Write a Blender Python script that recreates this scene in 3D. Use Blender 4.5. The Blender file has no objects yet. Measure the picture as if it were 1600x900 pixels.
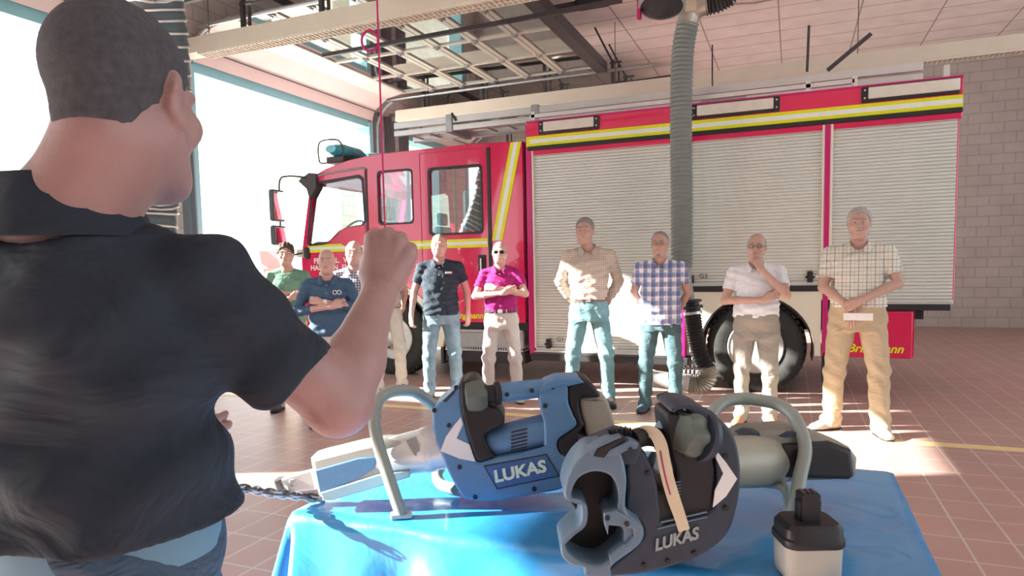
import bpy, bmesh, math, random
import numpy as np
from mathutils import Vector, Matrix
rad = math.radians
random.seed(7)
SC = bpy.context.scene
COL = SC.collection
# ---------------------------------------------------------------- camera
FOC = 1060.0
_a, _t, _r = rad(22.5), rad(4.5), rad(1.15)
F0 = Vector((-math.sin(_a), math.cos(_a), 0)); R0 = Vector((math.cos(_a), math.sin(_a), 0)); U0 = Vector((0, 0, 1))
CF = F0*math.cos(_t) - U0*math.sin(_t)
_u = U0*math.cos(_t) + F0*math.sin(_t)
CR = R0*math.cos(_r) - _u*math.sin(_r)
CU = _u*math.cos(_r) + R0*math.sin(_r)
CC = Vector((0, 0, 1.4))
cd = bpy.data.cameras.new('camera'); cam = bpy.data.objects.new('camera', cd); COL.objects.link(cam)
cam.matrix_world = Matrix(((CR.x, CU.x, -CF.x, CC.x), (CR.y, CU.y, -CF.y, CC.y), (CR.z, CU.z, -CF.z, CC.z), (0, 0, 0, 1)))
cd.sensor_width = 36; cd.lens = 36*FOC/1600; cd.shift_y = 50/1600; cd.clip_start = 0.05
SC.camera = cam
# ---------------------------------------------------------------- world, sun, exposure
w = bpy.data.worlds.new('world'); SC.world = w; w.use_nodes = True
bg = w.node_tree.nodes['Background']; bg.inputs[0].default_value = (0.90, 0.97, 1.0, 1); bg.inputs[1].default_value = 2.2
sd = bpy.data.lights.new('sun', 'SUN'); sd.energy = 26; sd.angle = rad(0.6); sd.color = (1.0, 0.95, 0.86)
sun = bpy.data.objects.new('sun', sd); COL.objects.link(sun); sun.location = (-12, -5, 8)
SUN_DIR = Vector((0.92, 0.39, -0.431)).normalized()
sun.rotation_euler = SUN_DIR.to_track_quat('-Z', 'Y').to_euler()
vs = SC.view_settings
SC.display_settings.display_device = 'sRGB'
vs.view_transform = 'Standard'; vs.look = 'None'; vs.exposure = 0.48; vs.gamma = 1.0; vs.use_curve_mapping = False

def ray(x, y): return CF + CR*((x-800)/FOC) - CU*((y-500)/FOC)
def at(x, y, k, v):
    """the world point seen at x, y that lies on the plane k = v (or at camera depth v for k = 'D')"""
    d = ray(x, y)
    if k == 'D': return CC + d*v
    i = 'XYZ'.index(k)
    return CC + d*((v-CC[i])/d[i])
# ---------------------------------------------------------------- materials
MATS = {}
def mat(name, col, rough=0.5, metal=0.0, var=0.08, scale=12, bump=0.0, bscale=60, coat=0.0, alpha=1.0, trans=0.0, emit=None, spec=0.5, sheen=0.0, fold=0.0, fscale=7):
    if name in MATS: return MATS[name]
    m = bpy.data.materials.new(name); m.use_nodes = True; nt = m.node_tree; n = nt.nodes; L = nt.links
    b = n['Principled BSDF']
    b.inputs['Roughness'].default_value = rough; b.inputs['Metallic'].default_value = metal
    b.inputs['Coat Weight'].default_value = coat; b.inputs['Specular IOR Level'].default_value = spec
    b.inputs['Transmission Weight'].default_value = trans; b.inputs['Alpha'].default_value = alpha
    b.inputs['Sheen Weight'].default_value = sheen
    if emit: b.inputs['Emission Color'].default_value = (*emit[0], 1); b.inputs['Emission Strength'].default_value = emit[1]
    tc = n.new('ShaderNodeTexCoord')
    nz = n.new('ShaderNodeTexNoise'); nz.inputs['Scale'].default_value = scale; nz.inputs['Detail'].default_value = 5
    L.new(tc.outputs['Object'], nz.inputs['Vector'])
    mx = n.new('ShaderNodeMix'); mx.data_type = 'RGBA'
    c2 = tuple(max(0, c*(1-var*2)) for c in col); c1 = tuple(min(1, c*(1+var)) for c in col)
    mx.inputs[6].default_value = (*c1, 1); mx.inputs[7].default_value = (*c2, 1)
    L.new(nz.outputs['Fac'], mx.inputs[0]); L.new(mx.outputs[2], b.inputs['Base Color'])
    if fold: add_folds(n, L, tc, b, fold, fscale)
    elif bump:
        n2 = n.new('ShaderNodeTexNoise'); n2.inputs['Scale'].default_value = bscale; n2.inputs['Detail'].default_value = 4
        L.new(tc.outputs['Object'], n2.inputs['Vector'])
        bp = n.new('ShaderNodeBump'); bp.inputs['Strength'].default_value = bump; bp.inputs['Distance'].default_value = 0.01
        L.new(n2.outputs['Fac'], bp.inputs['Height']); L.new(bp.outputs['Normal'], b.inputs['Normal'])
    MATS[name] = m
    return m
def add_folds(n, L, tc, b, fold, fscale):
    """cloth creases: stretched, twisted noise as a bump"""
    mp = n.new('ShaderNodeMapping'); mp.inputs['Scale'].default_value = (1.0, 1.0, 1.6); mp.inputs['Rotation'].default_value = (0, .5, 0); L.new(tc.outputs['Object'], mp.inputs[0])
    n2 = n.new('ShaderNodeTexNoise'); n2.inputs['Scale'].default_value = fscale; n2.inputs['Detail'].default_value = 3.5; n2.inputs['Distortion'].default_value = 1.6; n2.inputs['Roughness'].default_value = .55
    L.new(mp.outputs[0], n2.inputs['Vector'])
    bp = n.new('ShaderNodeBump'); bp.inputs['Strength'].default_value = fold; bp.inputs['Distance'].default_value = 0.05
    L.new(n2.outputs['Fac'], bp.inputs['Height']); L.new(bp.outputs['Normal'], b.inputs['Normal'])
def plaid(name, base, lines, rough=0.85):
    """woven check: lines = list of (axis 0/2, period, width, offset, colour, strength) in object space"""
    m = bpy.data.materials.new(name); m.use_nodes = True; nt = m.node_tree; n = nt.nodes; L = nt.links
    b = n['Principled BSDF']; b.inputs['Roughness'].default_value = rough; b.inputs['Sheen Weight'].default_value = 0.15
    tc = n.new('ShaderNodeTexCoord'); sp = n.new('ShaderNodeSeparateXYZ'); L.new(tc.outputs['Object'], sp.inputs[0])
    cur = None
    for ax, per, wd, off, col, st in lines:
        a = n.new('ShaderNodeMath'); a.operation = 'ADD'; a.inputs[1].default_value = off + 50*per; L.new(sp.outputs[ax], a.inputs[0])
        f = n.new('ShaderNodeMath'); f.operation = 'MODULO'; f.inputs[1].default_value = per; L.new(a.outputs[0], f.inputs[0])
        g = n.new('ShaderNodeMath'); g.operation = 'LESS_THAN'; g.inputs[1].default_value = wd; L.new(f.outputs[0], g.inputs[0])
        h = n.new('ShaderNodeMath'); h.operation = 'MULTIPLY'; h.inputs[1].default_value = st; L.new(g.outputs[0], h.inputs[0])
        mx = n.new('ShaderNodeMix'); mx.data_type = 'RGBA'; L.new(h.outputs[0], mx.inputs[0])
        mx.inputs[6].default_value = (*base, 1)
        if cur: L.new(cur, mx.inputs[6])
        mx.inputs[7].default_value = (*col, 1); cur = mx.outputs[2]
    L.new(cur, b.inputs['Base Color']); add_folds(n, L, tc, b, .4, 5)
    return m
def brickmat(name, c1, c2, mortar, bw, bh, ms, rough=0.5, offset=0.0, rot=0.0, bump=0.3, spec=0.5, plane='XY'):
    m = bpy.data.materials.new(name); m.use_nodes = True; nt = m.node_tree; n = nt.nodes; L = nt.links
    b = n['Principled BSDF']; b.inputs['Roughness'].default_value = rough; b.inputs['Specular IOR Level'].default_value = spec
    tc = n.new('ShaderNodeTexCoord')
    src = tc.outputs['Object']
    if plane != 'XY':
        sp = n.new('ShaderNodeSeparateXYZ'); cb = n.new('ShaderNodeCombineXYZ'); L.new(src, sp.inputs[0])
        L.new(sp.outputs['XYZ'.index(plane[0])], cb.inputs[0]); L.new(sp.outputs['XYZ'.index(plane[1])], cb.inputs[1]); src = cb.outputs[0]
    mp = n.new('ShaderNodeMapping'); mp.inputs['Rotation'].default_value = (0, 0, rot); L.new(src, mp.inputs[0])
    br = n.new('ShaderNodeTexBrick'); br.offset = offset; br.inputs['Scale'].default_value = 1
    br.inputs['Color1'].default_value = (*c1, 1); br.inputs['Color2'].default_value = (*c2, 1); br.inputs['Mortar'].default_value = (*mortar, 1)
    br.inputs['Mortar Size'].default_value = ms; br.inputs['Brick Width'].default_value = bw; br.inputs['Row Height'].default_value = bh
    L.new(mp.outputs[0], br.inputs['Vector'])
    nz = n.new('ShaderNodeTexNoise'); nz.inputs['Scale'].default_value = 3; nz.inputs['Detail'].default_value = 6; L.new(tc.outputs['Object'], nz.inputs['Vector'])
    mr = n.new('ShaderNodeMapRange'); mr.inputs['To Min'].default_value = 0.82; mr.inputs['To Max'].default_value = 1.14; L.new(nz.outputs['Fac'], mr.inputs[0])
    vm = n.new('ShaderNodeVectorMath'); vm.operation = 'SCALE'; L.new(br.outputs['Color'], vm.inputs[0]); L.new(mr.outputs[0], vm.inputs['Scale'])
    L.new(vm.outputs[0], b.inputs['Base Color'])
    bp = n.new('ShaderNodeBump'); bp.inputs['Strength'].default_value = bump; bp.inputs['Distance'].default_value = 0.004; bp.invert = True
    L.new(br.outputs['Fac'], bp.inputs['Height']); L.new(bp.outputs['Normal'], b.inputs['Normal'])
    return m
def glassmat(name, tint=(0.9, 0.97, 1.0), refl=0.25, rough=0.02):
    m = bpy.data.materials.new(name); m.use_nodes = True; nt = m.node_tree; n = nt.nodes; L = nt.links
    n.remove(n['Principled BSDF']); out = n['Material Output']
    tr = n.new('ShaderNodeBsdfTransparent'); tr.inputs[0].default_value = (*tint, 1)
    gl = n.new('ShaderNodeBsdfGlossy'); gl.inputs['Roughness'].default_value = rough
    fr = n.new('ShaderNodeFresnel'); fr.inputs[0].default_value = 1.5
    ad = n.new('ShaderNodeMath'); ad.operation = 'ADD'; ad.inputs[1].default_value = refl; ad.use_clamp = True; L.new(fr.outputs[0], ad.inputs[0])
    mx = n.new('ShaderNodeMixShader'); L.new(ad.outputs[0], mx.inputs[0]); L.new(tr.outputs[0], mx.inputs[1]); L.new(gl.outputs[0], mx.inputs[2])
    L.new(mx.outputs[0], out.inputs[0])
    return m
# ---------------------------------------------------------------- objects
def tag(o, label=None, cat=None, group=None, kind=None):
    if label: o['label'] = label
    if cat: o['category'] = cat
    if group: o['group'] = group
    if kind: o['kind'] = kind
    return o
def thing(name, label, cat, loc=(0, 0, 0), rz=0.0, group=None, local=False):
    o = bpy.data.objects.new(name, None); COL.objects.link(o); o.location = loc; o.rotation_euler = (0, 0, rz); o.empty_display_size = 0.1
    tag(o, label, cat, group)
    if not local: o['_w'] = 1
    return o
def link(name, me, m, parent=None, smooth=False):
    o = bpy.data.objects.new(name, me); COL.objects.link(o)
    if m is not None: me.materials.append(m)
    if smooth: me.polygons.foreach_set('use_smooth', [True]*len(me.polygons))
    if parent is not None:
        o.parent = parent
        if parent.type == 'EMPTY' and parent.get('_w'):
            o.matrix_parent_inverse = (Matrix.Translation(parent.location) @ parent.rotation_euler.to_matrix().to_4x4()).inverted()
    return o
def recenter(o):
    """puts the origin of a single-mesh thing at the middle of its foot"""
    me = o.data; n = len(me.vertices); a = np.empty(n*3, 'f'); me.vertices.foreach_get('co', a); a = a.reshape(-1, 3)
    c = (a.max(0)+a.min(0))/2; c[2] = a[:, 2].min()
    a -= c; me.vertices.foreach_set('co', a.ravel()); me.update(); o.location = Vector(c.tolist())
    return o
class MB:
    def __init__(s): s.v = []; s.f = []
    def add(s, vs_, fs_):
        k = len(s.v); s.v += [tuple(v) for v in vs_]; s.f += [tuple(i+k for i in f) for f in fs_]; return s
    def box(s, a, b, M=None):
        x0, y0, z0 = a; x1, y1, z1 = b
        vs_ = [Vector(p) for p in ((x0, y0, z0), (x1, y0, z0), (x1, y1, z0), (x0, y1, z0), (x0, y0, z1), (x1, y0, z1), (x1, y1, z1), (x0, y1, z1))]
        if M is not None: vs_ = [M @ v for v in vs_]
        return s.add(vs_, ((0, 3, 2, 1), (4, 5, 6, 7), (0, 1, 5, 4), (1, 2, 6, 5), (2, 3, 7, 6), (3, 0, 4, 7)))
    def bar(s, p, q, wd, ht=None, up=(0, 0, 1)):
        """rectangular bar from p to q"""
        ht = ht or wd; p = Vector(p); q = Vector(q); d = (q-p); ln = d.length; d.normalize(); u = Vector(up)
        if abs(d.dot(u)) > .98: u = Vector((1, 0, 0))
        sx = d.cross(u).normalized(); u = sx.cross(d)
        M = Matrix(((d.x, sx.x, u.x, p.x), (d.y, sx.y, u.y, p.y), (d.z, sx.z, u.z, p.z), (0, 0, 0, 1)))
        return s.box((0, -wd/2, -ht/2), (ln, wd/2, ht/2), M)
    def loft(s, rings, cap=True, closed=False):
        n = len(rings[0]); k = len(s.v)
        for r in rings: s.v += [tuple(p) for p in r]
        m = len(rings)
        for i in range(m if closed else m-1):
            a = k+i*n; b = k+((i+1) % m)*n
            for j in range(n): s.f.append((a+j, a+(j+1) % n, b+(j+1) % n, b+j))
        if cap and not closed:
            s.f.append(tuple(k+j for j in range(n))[::-1]); s.f.append(tuple(k+(m-1)*n+j for j in range(n)))
        return s
    def tube(s, pts, r, n=12, closed=False, cap=True):
        pts = [Vector(p) for p in pts]; rs = r if isinstance(r, (list, tuple)) else [r]*len(pts)
        rings = []; N = len(pts); prev = None
        for i, p in enumerate(pts):
            if closed: t = pts[(i+1) % N]-pts[i-1]
            else: t = pts[min(i+1, N-1)]-pts[max(i-1, 0)]
            t.normalize()
            if prev is None:
                u = Vector((0, 0, 1)) if abs(t.z) < .9 else Vector((1, 0, 0)); u = (u - t*u.dot(t)).normalized()
            else: u = (prev - t*prev.dot(t)).normalized()
            prev = u; v = t.cross(u)
            rings.append([p + (u*math.cos(2*math.pi*j/n) + v*math.sin(2*math.pi*j/n))*rs[i] for j in range(n)])
        return s.loft(rings, cap, closed)
    def cyl(s, p, q, r, r2=None, n=24): return s.tube([p, q], [r, r if r2 is None else r2], n)
    def lathe(s, o, ax, prof, n=32):
        """prof = [(distance along ax, radius)]"""
        o = Vector(o); ax = Vector(ax).normalized(); u = Vector((0, 0, 1)) if abs(ax.z) < .9 else Vector((1, 0, 0)); u = (u-ax*u.dot(ax)).normalized(); v = ax.cross(u)
        rings = [[o+ax*h+(u*math.cos(2*math.pi*j/n)+v*math.sin(2*math.pi*j/n))*max(r, 1e-4) for j in range(n)] for h, r in prof]
        return s.loft(rings)
    def ball(s, c, r, n=12):
        rx, ry, rz = r if isinstance(r, (tuple, list)) else (r, r, r)
        rings = [[(c[0]+rx*math.sin(a)*math.cos(2*math.pi*j/n), c[1]+ry*math.sin(a)*math.sin(2*math.pi*j/n), c[2]-rz*math.cos(a)) for j in range(n)] for a in [math.pi*max(.02, min(.98, i/(n-2))) for i in range(n-1)]]
        return s.loft(rings)
    def build(s, name, m, parent=None, smooth=False, bevel=0.0, seg=2):
        me = bpy.data.meshes.new(name); me.from_pydata(s.v, [], s.f)
        bm = bmesh.new(); bm.from_mesh(me); bmesh.ops.recalc_face_normals(bm, faces=bm.faces); bm.to_mesh(me); bm.free()
        o = link(name, me, m, parent)
        if smooth:
            me.polygons.foreach_set('use_smooth', [True]*len(me.polygons))
            me.set_sharp_from_angle(angle=rad(40))
        if bevel:
            md = o.modifiers.new('bevel', 'BEVEL'); md.width = bevel; md.segments = seg; md.limit_method = 'ANGLE'; md.angle_limit = rad(35)
        return o
def smoothpath(pts, n=8, closed=False):
    """Catmull-Rom through the points"""
    P = [Vector(p) for p in pts]; N = len(P); out = []
    for i in range(N if closed else N-1):
        g = lambda k: P[k % N] if closed else P[max(0, min(N-1, k))]
        a, b, c, d = g(i-1), g(i), g(i+1), g(i+2)
        for j in range(n):
            t = j/n; out.append(0.5*((2*b)+(c-a)*t+(2*a-5*b+4*c-d)*t*t+(-a+3*b-3*c+d)*t**3))
    if not closed: out.append(P[-1])
    return out
def curve_mesh(cu):
    o = bpy.data.objects.new('tmp', cu); COL.objects.link(o); bpy.context.view_layer.update()
    dg = bpy.context.evaluated_depsgraph_get(); me = bpy.data.meshes.new_from_object(o.evaluated_get(dg)); bpy.data.objects.remove(o)
    return me
def plate(name, loops, basis, th, m, parent=None, bevel=0.0, smoothloops=False):
    """flat outline(s) with holes, extruded by th; basis = (origin, ux, uy, uz); front face at uz = 0, body goes along +uz"""
    cu = bpy.data.curves.new('t', 'CURVE'); cu.dimensions = '2D'; cu.fill_mode = 'BOTH'; cu.extrude = max(1e-4, th/2-bevel); cu.bevel_depth = bevel; cu.bevel_resolution = 2; cu.offset = -bevel
    for lp in loops:
        if smoothloops: lp = [(p.x, p.y) for p in smoothpath([(a, b, 0) for a, b in lp], 6, True)]
        sp = cu.splines.new('POLY'); sp.points.add(len(lp)-1); sp.use_cyclic_u = True
        for i, p in enumerate(lp): sp.points[i].co = (p[0], p[1], 0, 1)
    me = curve_mesh(cu); me.name = name
    o, ux, uy, uz = [Vector(b) for b in basis]
    M = Matrix(((ux.x, uy.x, uz.x, o.x+uz.x*th/2), (ux.y, uy.y, uz.y, o.y+uz.y*th/2), (ux.z, uy.z, uz.z, o.z+uz.z*th/2), (0, 0, 0, 1)))
    me.transform(M)
    if M.determinant() < 0: me.flip_normals()
    me.materials.clear()
    ob = link(name, me, m, parent)
    if bevel: me.polygons.foreach_set('use_smooth', [True]*len(me.polygons)); me.set_sharp_from_angle(angle=rad(30))
    return ob
def text(name, s, basis, size, th, m, parent=None, bold=0.0, shear=0.0, spacing=1.0, align='LEFT'):
    cu = bpy.data.curves.new('t', 'FONT'); cu.body = s; cu.size = size; cu.extrude = th; cu.offset = bold; cu.shear = shear; cu.space_character = spacing; cu.align_x = align; cu.resolution_u = 3
    me = curve_mesh(cu); me.name = name
    o, ux, uy, uz = [Vector(b) for b in basis]
    me.transform(Matrix(((ux.x, uy.x, uz.x, o.x), (ux.y, uy.y, uz.y, o.y), (ux.z, uy.z, uz.z, o.z), (0, 0, 0, 1))))
    me.materials.clear()
    return link(name, me, m, parent)
def arc(cx, cy, r, a0, a1, n=16): return [(cx+r*math.cos(rad(a0+(a1-a0)*i/n)), cy+r*math.sin(rad(a0+(a1-a0)*i/n))) for i in range(n+1)]
def rrect(x0, y0, x1, y1, r=0.04, n=4):
    return arc(x1-r, y1-r, r, 0, 90, n)+arc(x0+r, y1-r, r, 90, 180, n)+arc(x0+r, y0+r, r, 180, 270, n)+arc(x1-r, y0+r, r, 270, 360, n)
# ---------------------------------------------------------------- palette
RED = mat('fire_red_paint', (0.70, 0.002, 0.085), 0.22, 0, 0.03, 2, coat=0.8)
RED2 = mat('red_trim_paint', (0.55, 0.01, 0.16), 0.3, 0, 0.03, 2)
YEL = mat('fluorescent_yellow', (0.75, 0.80, 0.0), 0.45, 0, 0.04)
REFW = mat('reflective_white', (0.80, 0.84, 0.80), 0.4, 0, 0.04)
ALU = mat('shutter_aluminium', (0.67, 0.71, 0.67), 0.38, 0.25, 0.05, 4)
SILV = mat('bare_aluminium', (0.72, 0.75, 0.74), 0.3, 0.6, 0.06, 6)
CREAM = mat('cream_paint', (0.78, 0.75, 0.62), 0.35, 0, 0.04, 3, coat=0.3)
BLK = mat('black_plastic', (0.018, 0.018, 0.022), 0.45, 0, 0.2, 30)
RUB = mat('tyre_rubber', (0.03, 0.032, 0.03), 0.75, 0, 0.25, 25, 0.3, 80)
DARK = mat('dark_chassis', (0.03, 0.03, 0.032), 0.6, 0.2, 0.2, 10)
STEEL = mat('galvanised_steel', (0.45, 0.47, 0.48), 0.4, 0.7, 0.12, 14)
DSTEEL = mat('dark_steel', (0.09, 0.085, 0.09), 0.5, 0.5, 0.15, 14)
IVORY = mat('ivory_enamel', (0.74, 0.68, 0.56), 0.5, 0, 0.05, 4)
# ================================================================ the hall
def struct(o): o['kind'] = 'structure'; return recenter(o)
XW, ZL = -7.5, 4.2                                   # door wall and door head height
TILE = brickmat('red_floor_tiles', (0.47, 0.285, 0.25), (0.43, 0.275, 0.245), (0.56, 0.49, 0.45), 0.30, 0.21, 0.006, 0.42, 0.0, rad(90), 0.35)
o = MB().box((XW, -7, -0.1), (7, 16, 0)).build('floor', TILE); struct(o)
OUT = brickmat('pale_paving', (0.78, 0.75, 0.73), (0.74, 0.72, 0.70), (0.6, 0.58, 0.57), 0.2, 0.1, 0.006, 0.7, 0.5)
o = MB().box((-60, -40, -0.12), (XW, 50, -0.01)).build('trim_1', OUT); struct(o)
CEIL = brickmat('ceiling_boards', (0.90, 0.82, 0.79), (0.88, 0.80, 0.77), (0.42, 0.36, 0.34), 1.2, 0.6, 0.012, 0.8, 0.0, 0, 0.3)
o = MB().box((XW, -7, 5.35), (7, 16, 5.5)).build('ceiling', CEIL); struct(o)
WALL = brickmat('painted_block_wall', (0.66, 0.62, 0.58), (0.64, 0.60, 0.56), (0.5, 0.47, 0.44), 0.4, 0.2, 0.012, 0.7, 0.5, plane='YZ')
BAYS = [(-4.45, -0.10), (1.25, 5.55), (6.95, 11.25), (12.4, 15.3)]
mb = MB(); y = -7
for a, b in BAYS + [(16, 16)]:
    mb.box((XW-0.3, y, 0), (XW, a, 5.5)); y = b
for a, b in BAYS: mb.box((XW-0.3, a, ZL+0.05), (XW, b, 5.5))
struct(mb.build('wall_left', WALL))
WALLX = brickmat('rear_block_wall', (0.50, 0.45, 0.42), (0.47, 0.43, 0.40), (0.38, 0.35, 0.33), 0.4, 0.2, 0.012, 0.7, 0.5, plane='XZ')
struct(MB().box((XW, 16, 0), (7, 16.2, 5.5)).build('wall_back', WALLX))
struct(MB().box((XW, -7.2, 0), (7, -7, 5.5)).build('wall_front', WALLX))
mb = MB().box((7, -7, 4.2), (7.3, 16, 5.5)); y = -7
for a, b in [(-4.45, -0.10), (1.25, 5.55), (6.95, 11.25), (16, 16)]: mb.box((7, y, 0), (7.3, a, 4.3)); y = b  # unseen door openings added on this side for daylight fill
struct(mb.build('wall_right', WALL))
# door frames: blue-grey painted steel jambs and heads
BLUEG = mat('blue_grey_steel', (0.24, 0.33, 0.38), 0.5, 0.2, 0.08, 5)
TEAL = mat('turquoise_jamb', (0.30, 0.62, 0.68), 0.5, 0.0, 0.06, 5)
GREY = mat('grey_post', (0.20, 0.20, 0.22), 0.5, 0.3, 0.08, 5)
for i, (a, b) in enumerate(BAYS):
    fr = MB().box((XW-0.32, a-0.02, 0), (XW+0.02, a+0.10, ZL)).box((XW-0.32, b-0.10, 0), (XW+0.02, b+0.02, ZL)).box((XW-0.32, a+0.1, ZL-0.10), (XW+0.0, b-0.1, ZL+0.07)).build('trim_%d' % (i+2), TEAL)
    struct(fr)
# steel guide posts beside the openings
for k, (yy, zt) in enumerate([(6.80, 4.4), (11.36, 4.4), (11.75, 4.4), (12.28, 4.4), (5.70, 4.4)]):
    mb = MB().box((XW+0.0, yy-0.05, 0), (XW+0.12, yy+0.05, zt)).box((XW+0.12, yy-0.012, 0), (XW+0.2, yy+0.012, zt-0.1))
    struct(mb.build('trim_%d' % (k+6), BLUEG if k in (0, 4) else GREY))
# ---------------------------------------------------------------- raised sectional doors
PANE = glassmat('acrylic_pane', (0.80, 0.82, 0.80), 0.42, 0.04)
DFR = mat('door_aluminium', (0.62, 0.58, 0.50), 0.4, 0.35, 0.06, 6)
SOL = mat('door_panel_paint', (0.78, 0.66, 0.62), 0.5, 0, 0.04, 4)
def raised_door(n, y0, y1, label):
    zt = 4.66; t = thing('door_%d' % n, None, None, (XW, (y0+y1)/2, ZL)); t['kind'] = 'structure'
    # first solid section leaning in the curve of the track
    A = [(XW+0.06, ZL+0.02), (XW+0.12, ZL+0.20), (XW+0.42, ZL+0.40), (XW+0.74, zt-0.01)]
    mb = MB()
    ring = [[(x, y0+.05, z), (x, y1-.05, z), (x+.0, y1-.05, z+.05), (x+.0, y0+.05, z+.05)] for x, z in A]
    mb.loft([[(r[0][0], r[0][1], r[0][2]), r[1], r[2], r[3]] for r in ring]); mb.build('bottom_section', SOL, t)
    mb = MB(); 
    for x, z in A[1:2]: mb.bar((x+.02, y0+.06, z-.01), (x+.02, y1-.06, z-.01), .015, .012)
    mb.build('section_seam', DSTEEL, t)
    # glazed sections lying flat under the ceiling
    N = 6; x0 = XW+0.76; x1 = -3.02; dx = (x1-x0)/N; cols = 4; dy = (y1-y0-.1)/cols
    for i in range(N):
        xa = x0+i*dx; xb = xa+dx-0.015; mb = MB()
        for xx in (xa+.035, xb-.035): mb.box((xx-.035, y0+.05, zt-.02), (xx+.035, y1-.05, zt+.03))
        for c in range(cols+1):
            yy = y0+.05+c*dy; mb.box((xa+.07, max(y0+.05, yy-.035), zt-.018), (xb-.07, min(y1-.05, yy+.035), zt+.028))
        s = mb.build('glazed_section', DFR, t)
        for c in range(cols):
            ya = y0+.05+c*dy+.035; MB().box((xa+.07, ya, zt), (xb-.07, ya+dy-.07, zt+.012)).build('pane', PANE, s)
        hg = MB()
        for yy in (y0+.1, y0+.1+dy, (y0+y1)/2, y1-.1-dy, y1-.1): hg.box((xb-.03, yy-.04, zt-.045), (xb+.05, yy+.04, zt-.02)).cyl((xb+.01, yy-.03, zt-.05), (xb+.01, yy+.03, zt-.05), .012, n=8)
        hg.build('hinge', STEEL, s)
    MB().box((x1-.02, y0+.03, zt-.10), (x1+.16, y1-.03, zt+.06)).build('bottom_seal', DSTEEL, t)
    # curved tracks
    for s_, yy in ((-1, y0-.06), (1, y1+.06)):
        pts = [(XW+.10, yy, 3.2), (XW+.10, yy, 4.0), (XW+.13, yy, 4.22), (XW+.25, yy, 4.42), (XW+.45, yy, 4.56), (XW+.75, yy, 4.60), (x1+.9, yy, 4.61)]
        mb = MB(); q = smoothpath(pts, 5)
        mb.tube(q, .028, 8); mb.build('track', STEEL, t, True)
        mb = MB().bar((XW+.3, yy+s_*.12, 4.34), (x1+1.2, yy+s_*.12, 4.42), .05, .05); mb.build('spring_rail', DSTEEL, t)
    for xx in (-6.4, -5.2, -4.0, -2.8):
        for yy in (y0-.1, y1+.1):
            MB().bar((xx, yy, 4.36), (xx, yy, 4.78), .05, .05).bar((xx+.1, yy, 4.36), (xx+.1, yy, 4.70), .03, .03).bar((xx-.05, yy, 4.74), (xx+.15, yy, 4.74), .04, .02).build('hanger', DSTEEL, t)
            MB().bar((xx, yy, 4.75), (xx+.3*random.choice((-1, 1)), yy, 5.35), .03, .03).build('strut', DSTEEL, t)
    MB().bar((XW+.1, (y0+y1)/2, 4.86), (x1+.4, (y0+y1)/2, 4.92), .06, .05).build('drive_rail', DSTEEL, t)
    MB().box((x1+.3, (y0+y1)/2-.12, 4.85), (x1+.7, (y0+y1)/2+.12, 5.05)).build('drive_motor', DARK, t, bevel=.01)
    return t
raised_door(1, 6.95, 11.25, '')
raised_door(2, 1.25, 5.55, '')
raised_door(3, 12.4, 15.3, '')
# ---------------------------------------------------------------- light trunking
TUBE = mat('fluorescent_tube', (0.85, 0.85, 0.82), 0.3)
def trunk(yy, x0, x1, z, label, lamps):
    t = thing('light_trunking', label, 'ceiling light', ((x0+x1)/2, yy, z), group=None)
    mb = MB().add([(x0, yy-.11, z), (x0, yy+.11, z), (x0, yy+.09, z+.20), (x0, yy-.09, z+.20), (x1, yy-.11, z), (x1, yy+.11, z), (x1, yy+.09, z+.20), (x1, yy-.09, z+.20)],
                  ((0, 1, 2, 3), (7, 6, 5, 4), (0, 4, 5, 1), (1, 5, 6, 2), (2, 6, 7, 3), (3, 7, 4, 0)))
    mb.build('housing', IVORY, t, bevel=.006)
    g = MB(); x = x0+.5
    n = int((x1-x0-.6)/.06)
    for i in range(n): g.box((x+i*.06, yy-.10, z-.03), (x+i*.06+.012, yy+.10, z-.002))
    g.box((x, yy-.11, z-.03), (x1-.1, yy-.10, z)).box((x, yy+.10, z-.03), (x1-.1, yy+.11, z)); g.build('louvre', IVORY, t)
    for yo in (-.05, .05): MB().cyl((x, yy+yo, z-.012), (x1-.12, yy+yo, z-.012), .009, n=8).build('tube', TUBE, t)
    for k in range(4):
        xx = x0+.6+k*(x1-x0-1.2)/3; MB().cyl((xx, yy, z+.2), (xx, yy, 5.36), .006, n=6).build('hanging_rod', DSTEEL, t)
trunk(6.70, XW+.08, 3.2, 4.16, 'long ivory light trunking running in from the pier beside the bright door, nearest the viewer', 1)
trunk(11.25, XW+.6, 5.0, 4.15, 'long ivory light trunking just above the far side of the fire engine roof', 1)
# loose ceiling struts and a hanging rod
def strut(p, q, wd, label, name='ceiling_strut', cat='strut'):
    recenter(tag(MB().bar(p, q, wd, wd).build(name, DSTEEL), label, cat))
strut(at(1261, 112, 'Y', 10.5), at(1264, 40, 'Y', 10.5), .035, 'thin vertical dark strut hanging from the ceiling above the fire engine')
strut(at(1293, 110, 'Y', 10.5), at(1361, 53, 'Y', 10.5), .05, 'slanting dark strut below the ceiling, rightmost over the fire engine roof')
strut(at(1113, 135, 'Y', 10.8), at(1113, 70, 'Y', 10.8), .02, 'thin dark rod hanging from the ceiling just right of the exhaust hose')
strut(at(505, 87, 'Z', 4.45), at(972, 0, 'Z', 4.45), .05, 'long straight dark steel bar crossing below the raised glazed door')
strut(at(430, -4, 'Z', 4.95), at(775, 172, 'Z', 4.95), .07, 'dark steel bar running diagonally under the ceiling above the cab')
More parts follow.
